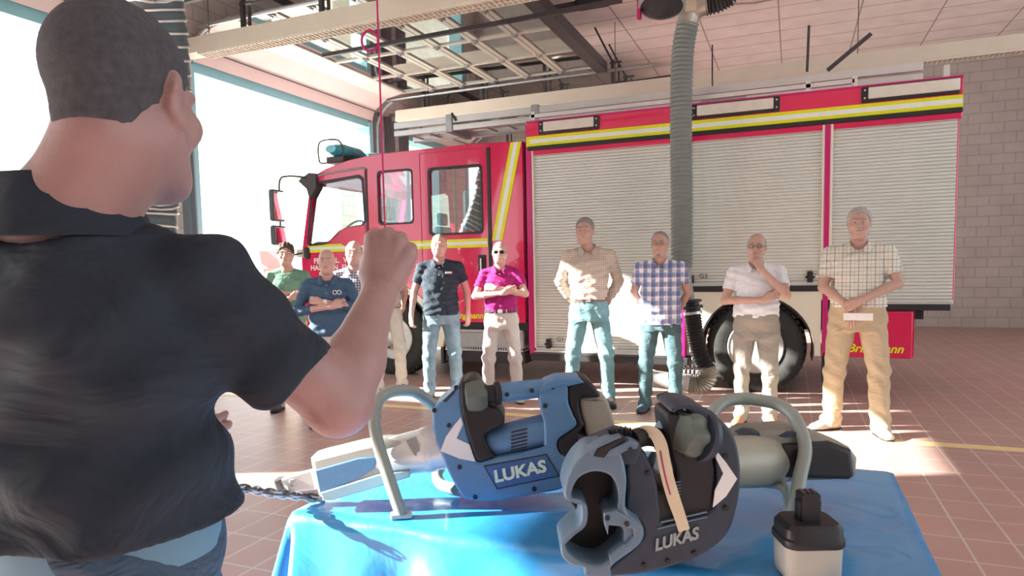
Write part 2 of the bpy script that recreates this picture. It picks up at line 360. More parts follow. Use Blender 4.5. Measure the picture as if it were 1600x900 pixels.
# alarm push button on the pier
t = thing('emergency_button', 'red round push button on a grey plate on the wall pier', 'button', at(287, 273, 'X', XW+.06))
c = at(288, 274, 'X', XW+.03)
MB().box((XW, c.y-.10, c.z-.10), (XW+.05, c.y+.08, c.z+.10)).build('plate', mat('pale_grey_plate', (0.62, 0.62, 0.64), 0.5), t, bevel=.008)
MB().lathe((XW+.05, c.y, c.z), (1, 0, 0), [(0, .03), (.03, .03), (.03, .06), (.06, .062), (.075, .045), (.08, 0)]).build('button_cap', mat('signal_red', (0.75, 0.06, 0.05), 0.4), t, True)
recenter(tag(MB().bar((XW+.04, 6.22, 0), (XW+.04, 6.22, 4.3), .05, .06).bar((XW+.04, 6.22, c.z-.25), (XW+.04, 6.78, c.z-.25), .02, .02).build('cable_duct', GREY), 'narrow grey vertical cable duct on the wall pier left of the red button', 'duct'))
# red door cord with loop
CORD = mat('red_cord', (0.48, 0.01, 0.12), 0.6)
c0 = at(602, 372, 'Y', 5.0); top = Vector((c0.x, c0.y, 5.35))
t = thing('pull_cord', 'thin dark red pull cord hanging from the ceiling down to the raised fist', 'cord', (c0.x, c0.y, c0.z))
MB().tube([c0, (c0.x, c0.y, 3.0), top], .008, 8).build('cord', CORD, t)
lp = at(578, 64, 'Y', 5.0)
MB().tube([(lp.x+.07*math.cos(a_)*.92, lp.y+.07*math.cos(a_)*.39, lp.z+.085*math.sin(a_)) for a_ in [2*math.pi*i/20 for i in range(20)]], .011, 8, True).build('loop', CORD, t, True)
MB().lathe((c0.x, c0.y, c0.z-.06), (0, 0, 1), [(0, .01), (.01, .022), (.05, .022), (.07, .008)]).build('handle', CORD, t, True)
# ---------------------------------------------------------------- hoses
HOSE = mat('ribbed_grey_hose', (0.20, 0.23, 0.22), 0.5, 0.1, 0.1)
HOSEB = mat('black_ribbed_hose', (0.025, 0.025, 0.028), 0.5, 0.0, 0.2)
DUCT = mat('dull_metal_duct', (0.50, 0.46, 0.42), 0.38, 0.7, 0.15, 10)
def ribbed(mb, pts, r, pitch, depth, n=20, fine=4):
    q = smoothpath(pts, 12); L = [0]
    for i in range(1, len(q)): L.append(L[-1]+(q[i]-q[i-1]).length)
    tot = L[-1]; m = int(tot/pitch*fine); out = []; rs = []; k = 0
    for i in range(m+1):
        s_ = tot*i/m
        while k < len(L)-2 and L[k+1] < s_: k += 1
        u = (s_-L[k])/max(1e-6, L[k+1]-L[k]); out.append(q[k].lerp(q[k+1], u)); rs.append(r+depth*math.cos(2*math.pi*i/fine))
    return mb.tube(out, rs, n)
YH = 6.95
hp = [at(x, y_, 'Y', YH) for x, y_ in ((1074, 38), (1066, 90), (1064, 200), (1065, 300), (1065, 418))]
t = thing('exhaust_hose', 'ribbed exhaust extraction hose hanging in front of the fire engine shutters', 'hose', (hp[-1].x, YH, 0.15))
ribbed(MB(), hp, .105, .042, .006).build('grey_hose', HOSE, t, True)
r_ = [at(x, y_, 'Y', YH) for x, y_ in ((1065, 415), (1066, 432), (1078, 470))]
MB().tube(r_, [.10, .085, .05], 20).build('reducer', mat('grey_reducer', (0.3, 0.32, 0.30), 0.5), t, True)
r_ = at(1080, 468, 'Y', YH); r2 = at(1083, 492, 'Y', YH)
MB().lathe(r_, (r2-r_), [(0, .06), (.01, .10), (.03, .10), (.035, .07), (.06, .07), (.065, .105), (.09, .105), (.095, .075), (.14, .08)]).build('coupling', BLK, t, True)
MB().tube([at(x, y_, 'Y', YH) for x, y_ in ((1082, 487), (1082.5, 491))], .092, 20).build('clamp', SILV, t, True)
hp = [at(x, y_, 'Y', YH) for x, y_ in ((1082, 490), (1086, 520), (1094, 555), (1104, 575))]
ribbed(MB(), hp, .082, .028, .007).build('black_hose', HOSEB, t, True)
hp = [at(x, y_, 'Y', YH) for x, y_ in ((1104, 573), (1106, 590), (1094, 602), (1074, 600))]
ribbed(MB(), hp, .088, .022, .006).build('flexible_elbow', mat('ribbed_foil', (0.42, 0.40, 0.34), 0.4, 0.6), t, True)
a_ = at(1078, 600, 'Y', YH); b_ = at(1022, 592, 'Y', YH)
MB().lathe(a_, (b_-a_), [(0, .095), (.02, .10), (.04, .095), (.06, .095), (.07, .088), (.36, .088), (.37, .095), (.40, .095)]).build('metal_pipe', SILV, t, True)
pts = [at(x, y_, 'Y', YH) for x, y_ in ((1074, 42), (1078, 22), (1092, 10), (1106, 6))]
MB().tube(smoothpath(pts, 6), .10, 20).build('metal_elbow', DUCT, t, True)
hp = [at(x, y_, 'Y', YH) for x, y_ in ((1104, 8), (1120, 4), (1136, -4), (1150, -12))]
ribbed(MB(), hp, .09, .03, .012).build('bellows', DSTEEL, t, True)
MB().tube([at(1134, 0, 'Y', YH), at(1180, -2, 'Y', YH), at(1260, -18, 'Y', YH), at(1420, -60, 'Y', YH)], .045, 14).build('supply_pipe', DUCT, t, True)
a_ = at(1134, 0, 'Y', YH)
MB().box((a_.x, YH-.02, 4.0), (a_.x+.03, YH+.02, 5.36)).build('hanger', DSTEEL, t)
pts = at(1082, 13, 'Y', YH); MB().box((pts.x-.05, YH-.125, pts.z-.06), (pts.x+.05, YH-.10, pts.z+.06)).build('paper_label', mat('buff_label', (0.62, 0.55, 0.40), 0.7), t)
# second hose at upper left, beside the pier
hp = [at(x, y_, 'D', d_) for x, y_, d_ in ((236, -60, 5.4), (243, 0, 5.5), (252, 60, 5.6), (255, 130, 5.7), (250, 210, 5.8), (242, 280, 5.9), (238, 325, 6.0), (236, 380, 6.0))]
t = thing('hanging_hose', 'wide dark spiral hose hanging behind the head of the man with raised fist', 'hose', hp[-1])
ribbed(MB(), [hp[0]+Vector((0, 0, 1.2))]+hp, .20, .10, .006, 24).build('dark_hose', mat('dark_teal_hose', (0.07, 0.10, 0.11), 0.5), t, True)
q = smoothpath([hp[0]+Vector((0, 0, 1.2))]+hp, 40); mb = MB(); sp_ = []
for i, p in enumerate(q):
    tg = (q[min(i+1, len(q)-1)]-q[max(i-1, 0)]).normalized(); u = Vector((0, 0, 1)).cross(tg)
    if u.length < .05: u = Vector((1, 0, 0))
    u.normalize(); v = tg.cross(u); a_ = i*2*math.pi/12
    sp_.append(p+(u*math.cos(a_)+v*math.sin(a_))*.21)
mb.tube(sp_, .010, 6).build('spiral_wire', SILV, t, True)
# cable reel under the ceiling
c = at(1034, 6, 'Y', 6.4)
t = thing('cable_reel', 'dark round reel under the ceiling left of the exhaust hose top', 'reel', c)
MB().lathe(c, (0, .25, 1), [(-.12, .02), (-.10, .09), (-.06, .12), (-.03, .19), (.02, .20), (.05, .17), (.09, .17), (.10, .2), (.13, .2)]).build('drum', BLK, t, True)
mb = MB()
for k in range(3): mb.lathe(c, (0, .25, 1), [(-.03+k*.025, .195), (-.025+k*.025, .212), (-.02+k*.025, .195)])
mb.build('cable', STEEL, t, True)
MB().box((c.x-.22, c.y-.03, c.z-.10), (c.x-.19, c.y+.03, c.z+.45)).box((c.x-.22, c.y-.03, c.z+.42), (c.x+.1, c.y+.03, c.z+.45)).box((c.x-.06, c.y-.02, c.z+.42), (c.x-.02, c.y+.02, 5.36)).build('bracket', CORD, t)
# yellow floor line
struct(MB().box((XW, 5.80, 0.0), (6.8, 5.92, 0.003)).build('trim_11', mat('yellow_line_paint', (0.80, 0.62, 0.30), 0.5, 0, 0.1, 8)))
# ---------------------------------------------------------------- outside
BRK = brickmat('pale_yellow_block', (0.72, 0.66, 0.50), (0.66, 0.62, 0.50), (0.5, 0.48, 0.42), 0.5, 0.25, 0.015, 0.8, 0.5, plane='YZ')
o = MB().box((-10.6, 12.2, 0), (-9.2, 12.5, 5.2)).box((-10.6, 12.5, 0), (-10.3, 20, 5.2)).build('annex_building', BRK); recenter(tag(o, 'pale block wall of an annex outside the doorway behind the blue light bar', 'building'))
t = thing('parked_truck', 'sunlit red vehicle with slanting raised body parked outside the open door', 'truck', at(430, 470, 'D', 22))
c = at(425, 425, 'D', 22)
def bx(x, y_, w2, h2, dep, nm, m): 
    p = at(x, y_, 'D', 22); M = Matrix.Translation(p) @ Matrix(((R0.x, F0.x, 0, 0), (R0.y, F0.y, 0, 0), (0, 0, 1, 0), (0, 0, 0, 1)))
    MB().box((-w2, 0, -h2), (w2, dep, h2), M).build(nm, m, t, bevel=.03)
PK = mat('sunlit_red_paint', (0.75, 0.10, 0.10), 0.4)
plate('slanting_bed', [[(405, 392), (416, 392), (437, 408), (462, 414), (462, 440), (438, 432), (408, 412)]], (CC+CF*22-CR*(800*22/FOC)+CU*(500*22/FOC), CR*22/FOC, -CU*22/FOC, F0), 2.0, PK, t)
bx(455, 445, .9, .55, 2.2, 'cab', PK); bx(425, 470, 2.0, .12, 2.0, 'chassis', DARK)
for xx in (400, 455):
    p = at(xx, 483, 'D', 22); p.z = .5; MB().lathe(p, F0, [(0, .2), (.02, .5), (.3, .5), (.32, .2)]).build('wheel', RUB, t, True)

# unseen box van added in the yard to keep low sun off the floor
vn = thing('shade_van', 'unseen white box van added outside the nearer doorway at far left to shade the floor', 'van', (-9.9, 3.6, 0))
VW = mat('white_van_paint', (.70, .70, .68), .35)
MB().box((-11.0, 1.3, .75), (-8.8, 3.3, 3.15)).build('box_body', VW, vn, bevel=.04)
MB().loft([[(-10.9, 3.3, .55), (-8.9, 3.3, .55), (-8.9, 3.3, 2.2), (-10.9, 3.3, 2.2)], [(-10.9, 4.0, .55), (-8.9, 4.0, .55), (-8.95, 4.0, 2.15), (-10.85, 4.0, 2.15)], [(-10.85, 4.6, .55), (-8.95, 4.6, .55), (-9.0, 4.5, 1.35), (-10.8, 4.5, 1.35)]]).build('cab', VW, vn, bevel=.05)
MB().box((-8.915, 3.45, 1.4), (-8.895, 3.95, 2.0)).build('side_window', DSTEEL, vn, bevel=.01)
MB().box((-10.8, 1.3, .5), (-9.0, 4.5, .76)).build('chassis', DARK, vn, bevel=.02)
MB().box((-10.95, 4.55, .35), (-8.85, 4.7, .65)).build('bumper', DARK, vn, bevel=.03)
for x_, y_ in ((-8.95, 2.0), (-8.95, 4.0), (-10.85, 2.0), (-10.85, 4.0)): MB().lathe((x_-.1, y_, .38), (1, 0, 0), [(-.03, .2), (-.02, .34), (.0, .38), (.2, .38), (.22, .34), (.23, .2), (.2, .18), (.2, 0)]).build('wheel', RUB, vn, True)
# ================================================================ the fire engine (near side in the plane y = TY)
TY, TD = 7.6, 2.45
T = thing('fire_engine', 'red fire engine with grey roller shutters and yellow-white stripes, facing the open door', 'fire engine', (-2.6, TY+TD/2, 0))
BX = ((0, TY, 0), (1, 0, 0), (0, 0, 1), (0, 1, 0))          # plate basis: x, z in the side plane, going inward
def BXo(dy): return ((0, TY+dy, 0), (1, 0, 0), (0, 0, 1), (0, 1, 0))
def tbox(name, m, x0, x1, z0, z1, y0=0.0, y1=0.02, bevel=0.0, parent=None): return MB().box((x0, TY+y0, z0), (x1, TY+y1, z1)).build(name, m, parent or T, bevel=bevel)
# ---- rear body
tbox('body_shell', RED, -2.91, 1.45, 0.98, 3.05, 0.10, TD, .01)
for x0, x1 in ((-2.90, -1.10), (0.30, 1.12)): tbox('lower_locker', RED, x0, x1, 0.42, 1.0, 0.10, TD)
o_ = tbox('shutter_frame', RED, -2.915, 1.45, 2.70, 3.085, -0.01, 0.3, .012)
for i, (x0, x1, zb) in enumerate(((-2.915, -2.855, .337), (-1.125, -1.085, .36), (.285, .335, .42))): tbox('frame_post', RED2, x0, x1, zb, 2.76, -0.02, .12, .006)
tbox('front_bulkhead', RED2, -2.93, -2.90, .45, 3.06, 0.0, TD)
for x0, x1 in ((-2.855, -2.835), (-1.145, -1.125), (-1.085, -1.03), (.262, .285), (.335, .36)): tbox('shutter_guide', CREAM if x0 != -1.085 else ALU, x0, x1, .42 if x0 < -1.1 else 1.0, 2.75, -0.012, .1, .003)
def slats(x0, x1, z0, z1, pitch=.034):
    mb = MB(); n = int(round((z1-z0)/pitch)); dz = (z1-z0)/n; prof = []
    for i in range(n):
        z = z0+i*dz; prof += [(.012, z+.0005), (.002, z+.003), (-.001, z+dz*.35), (-.001, z+dz*.65), (.002, z+dz-.003)]
    prof.append((.012, z1)); vs_ = []
    for y_, z in prof: vs_ += [(x0, TY+.022+y_, z), (x1, TY+.022+y_, z)]
    fs_ = [(2*i, 2*i+1, 2*i+3, 2*i+2) for i in range(len(prof)-1)]
    vs_ += [(x0, TY+.06, z0), (x1, TY+.06, z0), (x0, TY+.06, z1), (x1, TY+.06, z1)]; k = 2*len(prof)
    fs_ += [(k, k+2, k+3, k+1)]
    return mb.add(vs_, fs_)
for i, (x0, x1, z0) in enumerate(((-2.84, -1.14, .43), (-1.04, .265, 1.19), (.357, 1.42, 1.0))):
    s = slats(x0, x1, z0, 2.76).build('roller_shutter', ALU, T)
    r = MB().box((x0, TY-.008, z0-.045), (x1, TY+.03, z0)).box((x0, TY-.014, z0-.022), (x1, TY-.006, z0-.012)).build('bottom_rail', SILV, s, bevel=.004)
    lx = x0+.16 if i == 0 else x1-.10 if i == 1 else x0+.34
    MB().box((lx-.028, TY-.03, z0-.01), (lx+.028, TY+.02, z0+.10)).box((lx-.045, TY-.035, z0+.03), (lx+.045, TY-.01, z0+.055)).build('shutter_lock', BLK, s, bevel=.006)
    if i == 0: text('locker_number', 'G1', ((lx+.10, TY-.003, z0+.075), (1, 0, 0), (0, 0, 1), (0, -1, 0)), .075, .001, BLK, s)
    if i == 1:
        text('locker_number', 'G3', ((x0+.10, TY-.003, z0+.04), (1, 0, 0), (0, 0, 1), (0, -1, 0)), .075, .001, BLK, s)
        MB().box((x0+.03, TY-.025, z0-.01), (x0+.045, TY+.01, z0+.08)).build('shutter_lock', BLK, s)
# upper stripe, dark rain strip, scene lights
tbox('upper_stripe', YEL, -2.915, 1.45, 2.80, 2.915, -.013, 0.0)
tbox('stripe_middle', REFW, -2.87, 1.45, 2.835, 2.88, -.016, 0.0)
tbox('rain_strip', BLK, -2.90, 1.45, 2.752, 2.80, -.03, 0.1, .008)
tbox('roof_edge', RED2, -2.915, 1.45, 3.075, 3.095, -.014, .25, .004)
LENS = mat('frosted_lens', (0.72, 0.68, 0.60), 0.35, 0, 0.1, 9)
for x0, x1 in ((-2.755, -2.03), (-1.02, -.14), (.60, 1.42)):
    l = tbox('scene_light', BLK, x0, x1, 2.925, 3.075, -.035, .05, .008)
    MB().box((x0+.06, TY-.045, 2.955), (x1-.06 if x1 < 1 else x1, TY-.02, 3.065)).build('lens', LENS, l, bevel=.01)
    mb = MB()
    for xx in (x0+.03, x1-.03):
        for zz in (2.965, 3.04): mb.cyl((xx, TY-.042, zz), (xx, TY-.03, zz), .009, n=8)
    mb.build('screw', SILV, l)
# band under the middle and rear shutters, wheel panel with arch
tbox('black_band', BLK, -1.04, .285, 1.085, 1.145, -.02, .1, .006)
tbox('black_band', BLK, .335, 1.40, .895, .955, -.02, .1, .006)
WRX, WRZ, WFX, WFZ = -.36, .49, -4.87, .49
a_ = arc(WRX, WRZ-.02, .575, 0, 180, 24)
plate('wheel_panel', [[(-1.04, .42), (-1.04, 1.09), (.275, 1.09), (.275, .42), (WRX+.575, .42)]+a_+[(WRX-.575, .42)]], BXo(-.004), .05, CREAM, T, bevel=.004)
mb = MB(); q = arc(WRX, WRZ-.02, .57, -10, 190, 28)
mb.loft([[(x, TY-.01, z), (x, TY+.45, z), (WRX+(x-WRX)*.975, TY+.45, WRZ+(z-WRZ)*.975), (WRX+(x-WRX)*.975, TY-.01, WRZ+(z-WRZ)*.975)] for x, z in q]); mb.build('wheel_arch', BLK, T, True)
tbox('arch_backing', BLK, -1.05, .3, .98, 1.1, .1, .5)
tbox('rear_lower_panel', RED, .336, 1.09, .42, .885, -.012, .1, .008)
text('body_lettering', 'Bringmann', ((.52, TY-.014, .475), (1, 0, 0), (0, 0, 1), (0, -1, 0)), .115, .001, YEL, T, bold=.003, shear=.3)
tbox('lower_sill', DARK, -2.90, -1.05, .27, .36, -.03, .2, .01)
tbox('sill_edge', DSTEEL, -2.85, -1.13, .345, .375, -.03, .02)
tbox('bottom_rail', SILV, -2.85, -1.13, .378, .39, -.035, -.01)
# mud flap behind the rear wheel
tbox('mud_flap', BLK, .30, .33, .12, .46, -.02, .35); tbox('chain_hanger', SILV, .36, .366, .02, .42, .0, .006)
# hanging snow chains rack left of the rear wheel
mb = MB()
for k in range(5):
    for j in range(6):
        c = (-1.10+k*.045, TY+.02, .34-j*.035); mb.tube([(c[0]+.013*math.cos(t_)*(1 if j % 2 else .3), c[1]+.013*math.cos(t_)*(0 if j % 2 else 1), c[2]+.021*math.sin(t_)) for t_ in [i*math.pi/4 for i in range(8)]], .005, 5, True)
mb.build('chain_box', STEEL, T, True)
# chassis
tbox('chassis_frame', DARK, -5.6, 1.2, .62, .80, .75, 1.7, .01)
tbox('fuel_tank', DARK, -2.5, -1.6, .30, .62, .5, 1.1, .05)
MB().cyl((WFX, TY+.1, WFZ), (WFX, TY+TD-.1, WFZ), .07).build('front_axle', DARK, T, True)
MB().cyl((WRX, TY+.1, WRZ), (WRX, TY+TD-.1, WRZ), .09).ball((WRX, TY+TD/2, WRZ), (.24, .24, .24)).build('rear_axle', DARK, T, True)
tbox('underbody_floor', DARK, -2.9, 1.2, .80, .98, .12, TD-.05)
# ---- wheels
RIM = mat('silver_rim', (0.55, 0.55, 0.52), 0.35, 0.5, 0.1)
def wheel(cx, cz, y0, out=-1, rear=False, r=.50):
    yy = TY+y0; s = out
    prof = [(0, .27), (.0, .30), (-.015, .33), (-.02, .42), (-.0, .475), (.03, r-.005), (.06, r), (.24, r), (.27, r-.01), (.30, .46), (.30, .3), (.28, .27)]
    t = MB().lathe((cx, yy, cz), (0, -s, 0), prof, 48).build('tyre', RUB, T, True)
    tr = MB()
    for k in range(44):
        a = 2*math.pi*k/44
        for j, (u0, u1) in enumerate(((0.015, .10), (.11, .19), (.20, .285))):
            aa = a+(.07 if j == 1 else 0); ca, sa = math.cos(aa), math.sin(aa); ra = r-.012; rb = r+.008
            d = Vector((ca, 0, sa)); e = Vector((-sa, 0, ca)); o = Vector((cx, yy, cz)); ax = Vector((0, -s, 0))
            vs_ = [o+d*rr+e*ee+ax*uu for rr in (ra, rb) for ee in (-.022, .022) for uu in (u0, u1)]
            tr.add(vs_, ((0, 1, 3, 2), (4, 6, 7, 5), (0, 4, 5, 1), (2, 3, 7, 6), (0, 2, 6, 4), (1, 5, 7, 3)))
    tr.build('tread', RUB, t)
    dp = .15 if rear else -.02
    prof = [(-.01, .285), (-.02, .275), (.01, .262), (.05, .255), (dp if rear else .03, .24), (dp if rear else .0, .17), (dp-.02 if rear else -.05, .14), (dp-.03 if rear else -.06, .10), (dp-.10 if rear else -.09, .09), (dp-.12 if rear else -.11, .05), (dp-.12 if rear else -.115, 0)]
    rm = MB().lathe((cx, yy, cz), (0, -s, 0), prof, 48).build('rim', RIM, T, True)
    mb = MB()
    for k in range(10):
        a = 2*math.pi*k/10; p = Vector((cx+.125*math.cos(a), yy, cz+.125*math.sin(a))); ax = Vector((0, -s, 0)); d0 = (dp-.035 if rear else -.065)
        mb.cyl(p+ax*(d0+.02), p+ax*(d0-.02), .014, n=6)
    mb.build('wheel_nuts', DSTEEL, rm)
    mb = MB()
    for k in range(8):
        a = 2*math.pi*(k+.5)/8; p = Vector((cx+.205*math.cos(a), yy, cz+.205*math.sin(a))); ax = Vector((0, -s, 0)); d0 = (dp if rear else .015)
        mb.cyl(p+ax*(d0+.01), p+ax*(d0-.006), .024, n=12)
    mb.build('hand_holes', BLK, rm)
wheel(WFX, WFZ, .06); wheel(WRX, WRZ, .06, rear=True)
wheel(WFX, WFZ, TD-.06, 1); wheel(WRX, WRZ, TD-.06, 1, rear=True)
# ---- cab
out = [(-2.97, .72), (-2.97, 2.875), (-3.6, 2.90), (-5.05, 2.885), (-5.45, 2.84), (-5.80, 2.76), (-5.95, 2.70), (-6.06, 2.60), (-6.20, 1.95), (-6.27, 1.60), (-6.28, .62), (WFX-.66, .62)] + arc(WFX, WFZ, .66, 168, 20, 22) + [(WFX+.66, .72)]
W1 = [(-6.03, 2.50), (-5.98, 2.565), (-5.29, 2.615), (-5.23, 2.57), (-5.21, 2.04), (-5.26, 1.99), (-5.50, 1.965), (-5.62, 1.92), (-5.78, 1.80), (-5.86, 1.765), (-6.10, 1.755), (-6.135, 1.80)]
W2 = rrect(-4.985, 1.99, -4.483, 2.65, .05)
W3 = rrect(-4.23, 1.83, -3.515, 2.63, .05)
plate('cab_side', [out, W1, W2, W3], BXo(-.012), .05, RED, T, bevel=.008)
W1f = [(x, z) for x, z in W1]
plate('cab_far_side', [out, W1f, W2], BXo(TD-.05), .05, RED, T)
tbox('cab_rear_wall', RED2, -3.0, -2.965, .72, 2.87, .03, TD-.05)
# roof, front and windscreen
pr = [(-2.97, 2.86), (-3.6, 2.885), (-5.05, 2.87), (-5.45, 2.825), (-5.80, 2.745), (-5.95, 2.685), (-6.06, 2.585)]
mb = MB(); ring = [(x, 0, z) for x, z in pr]
vs_ = []; 
for x, z in pr: vs_ += [(x, TY-.005, z+.012), (x, TY+TD+.005, z+.012), (x, TY-.005, z-.03), (x, TY+TD+.005, z-.03)]
fs_ = []
for i in range(len(pr)-1): a = 4*i; b = a+4; fs_ += [(a, a+1, b+1, b), (a+2, b+2, b+3, a+3), (a, b, b+2, a+2), (a+1, a+3, b+3, b+1)]
fs_ += [(0, 2, 3, 1), (len(pr)*4-4, len(pr)*4-3, len(pr)*4-1, len(pr)*4-2)]
mb.add(vs_, fs_).build('cab_roof', RED, T, bevel=.01)
fb = ((-6.27, 0, 0), (0, 1, 0), (0, 0, 1), (1, 0, 0))
plate('cab_front', [[(TY, .62), (TY+TD, .62), (TY+TD, 1.62), (TY, 1.62)]], fb, .06, RED, T)
GLS = glassmat('vehicle_glass', (0.86, 0.95, 0.97), 0.06); GLD = glassmat('crew_glass', (0.75, 0.82, 0.84), 0.30)
MB().add([(-6.26, TY+.06, 1.64), (-6.26, TY+TD-.06, 1.64), (-6.07, TY+TD-.06, 2.58), (-6.07, TY+.06, 2.58)], ((0, 1, 2, 3),)).build('windscreen', GLS, T)
for a, b in ((TY, TY+.08), (TY+TD-.08, TY+TD)): MB().add([(-6.28, a, 1.6), (-6.28, b, 1.6), (-6.2, a, 1.6), (-6.2, b, 1.6), (-6.07, a, 2.62), (-6.07, b, 2.62), (-5.99, a, 2.6), (-5.99, b, 2.6)], ((0, 1, 3, 2), (4, 6, 7, 5), (0, 4, 5, 1), (2, 3, 7, 6), (0, 2, 6, 4), (1, 5, 7, 3))).build('windscreen_pillar', RED, T)
def glazing(name, lp, m, inset=.02, y0=.012, cz=None):
    cx = sum(p[0] for p in lp)/len(lp); cz = sum(p[1] for p in lp)/len(lp)
    big = [(cx+(x-cx)*1.005, cz+(z-cz)*1.005) for x, z in lp]
    g = plate(name, [big], BXo(y0), .006, m, T)
    # rubber gasket ring
    o1 = [(cx+(x-cx)*(1+.03/abs(.5)), cz+(z-cz)*(1+.02/.35)) for x, z in lp]
    i1 = [(cx+(x-cx)*.985, cz+(z-cz)*.985) for x, z in lp]
    plate('window_seal', [o1, i1], BXo(-.018), .010, BLK, g)
    return g
glazing('driver_window', W1, GLS); glazing('middle_window', W2, GLS); glazing('crew_window', W3, GLD)
# seams, rain gutter, doors
for nm, pts_ in (('driver_door_seam', [(-5.16, 2.70), (-5.16, 1.2)]), ('rear_door_seam', [(-4.36, 2.84), (-4.36, .80)]), ('rear_door_seam', [(-4.36, 2.84), (-3.42, 2.835)])):
    MB().bar((pts_[0][0], TY-.014, pts_[0][1]), (pts_[1][0], TY-.014, pts_[1][1]), .008, .008, up=(0, 1, 0)).build(nm, RED2 if nm[0] == 'r' else BLK, T)
tbox('door_post', BLK, -3.43, -3.385, .78, 2.835, -.025, 0, .004)
tbox('driver_pillar_trim', BLK, -5.185, -5.15, 1.3, 2.70, -.02, 0, .003)
MB().tube([(-6.0, TY-.02, 2.66), (-5.7, TY-.02, 2.70), (-5.2, TY-.02, 2.725), (-5.15, TY-.02, 2.70)], .013, 8).build('rain_gutter', mat('grey_trim', (.35, .33, .33), .5), T, True)
plate('door_swoosh', [[(-5.70, 1.80), (-5.60, 1.93), (-5.45, 1.97), (-5.20, 1.98), (-5.20, 1.72), (-5.5, 1.70)]], BXo(-.02), .012, RED, T, bevel=.004)
# stripes on the cab
tbox('waist_stripe', YEL, -6.15, -3.44, 1.645, 1.752, -.018, -.010); tbox('waist_stripe_middle', REFW, -6.15, -3.44, 1.680, 1.718, -.021, -.010)
def slant(name, m, x0, x1, y_): plate(name, [[(-3.30+x0, 1.72), (-3.36+x0, 1.72) if x0 == 0 else (-3.30+x0, 1.72), (-3.03+x0, 2.87), (-3.03+x1, 2.87), (-3.30+x1, 1.72)]], BXo(y_), .004, m, T)
slant('slanting_stripe', YEL, -.085, .055, -.018); slant('slanting_stripe_middle', REFW, -.040, .012, -.021)
# lettering on the driver door
for s_, zz, xx in (('FREIWILL.  WEHR', 1.50, -6.06), ('HANSDEN  ENSEN', 1.405, -6.12), ('FEUER  IDEM', 1.31, -5.98)):
    text('door_lettering', s_, ((xx, TY-.014, zz), (1, 0, 0), (0, 0, 1), (0, -1, 0)), .095, .001, REFW, T, bold=.003, spacing=1.05)
text('body_lettering', 'Bringmann', ((-3.98, TY-.014, .77), (1, 0, 0), (0, 0, 1), (0, -1, 0)), .105, .001, YEL, T, bold=.003, shear=.3)
tbox('door_line', RED2, -6.25, -5.2, 1.60, 1.605, -.016, -.01)
tbox('white_sticker', REFW, -3.13, -3.09, .78, .92, -.014, -.01)
# door handles
def handle(x, z):
    h = tbox('door_handle', BLK, x-.05, x+.05, z-.12, z+.12, -.035, -.01, .02); MB().bar((x, TY-.055, z-.08), (x, TY-.055, z+.08), .03, .02).build('grip', SILV, h, bevel=.005)
handle(-3.52, 1.43); handle(-5.28, 1.42)
# front wheel arch, fender in cream
q = arc(WFX, WFZ, .72, 168, 10, 28); mb = MB()
mb.loft([[(x, TY-.03, z), (x, TY+.42, z), (WFX+(x-WFX)*.90, TY+.42, WFZ+(z-WFZ)*.90), (WFX+(x-WFX)*.90, TY-.03, WFZ+(z-WFZ)*.90)] for x, z in q]); mb.build('front_fender', CREAM, T, True)
q = arc(WFX, WFZ, .64, 175, 0, 28); mb = MB()
mb.loft([[(x, TY-.01, z), (x, TY+.45, z), (WFX+(x-WFX)*.96, TY+.45, WFZ+(z-WFZ)*.96), (WFX+(x-WFX)*.96, TY-.01, WFZ+(z-WFZ)*.96)] for x, z in q]); mb.build('wheel_arch', BLK, T, True)
plate('fender_tail', [[(-4.20, 1.05), (-4.10, .85), (-4.06, .55), (-4.10, .40), (-4.20, .40), (-4.26, .70)]], BXo(-.03), .3, CREAM, T, bevel=.01)
tbox('fender_flap', BLK, -4.14, -4.10, .18, .50, 0, .3)
tbox('cab_understructure', DARK, -4.1, -2.95, .62, .76, .03, TD-.1)
# step box
tbox('step_box', mat('step_grey', (.35, .37, .37), .5, .2), -4.06, -3.0, .40, .60, -.01, .35, .01)
st = tbox('upper_step', STEEL, -4.06, -3.0, .60, .63, -.03, .35, .004)
mb = MB()
for k in range(34): mb.box((-4.05+k*.031, TY-.032, .385), (-4.05+k*.031+.014, TY-.008, .405))
mb.box((-4.06, TY-.03, .365), (-3.0, TY+.3, .382)).build('step_tread', STEEL, T)
tbox('lower_step', DARK, -4.06, -2.98, .22, .365, -.02, .33, .01)
tbox('gap_panel', BLK, -3.0, -2.92, .45, 2.8, .05, TD-.1)
# front end
MB().box((-6.42, TY-.02, .35), (-6.2, TY+TD+.02, .72)).build('bumper', CREAM, T, bevel=.04)
for yy in (TY+.25, TY+TD-.25): MB().lathe((-6.44, yy, .56), (1, 0, 0), [(0, .0), (.0, .09), (.03, .1), (.06, .1)]).build('headlight', LENS, T, True)
tbox('indicator_lamp', LENS, -6.36, -6.22, 1.58, 1.70, -.03, .1, .03); tbox('indicator_lamp', BLK, -6.22, -6.12, 1.56, 1.72, -.05, 0, .03)
MB().box((-6.30, TY+.4, .95), (-6.27, TY+TD-.4, 1.45)).build('grille', BLK, T, bevel=.01)
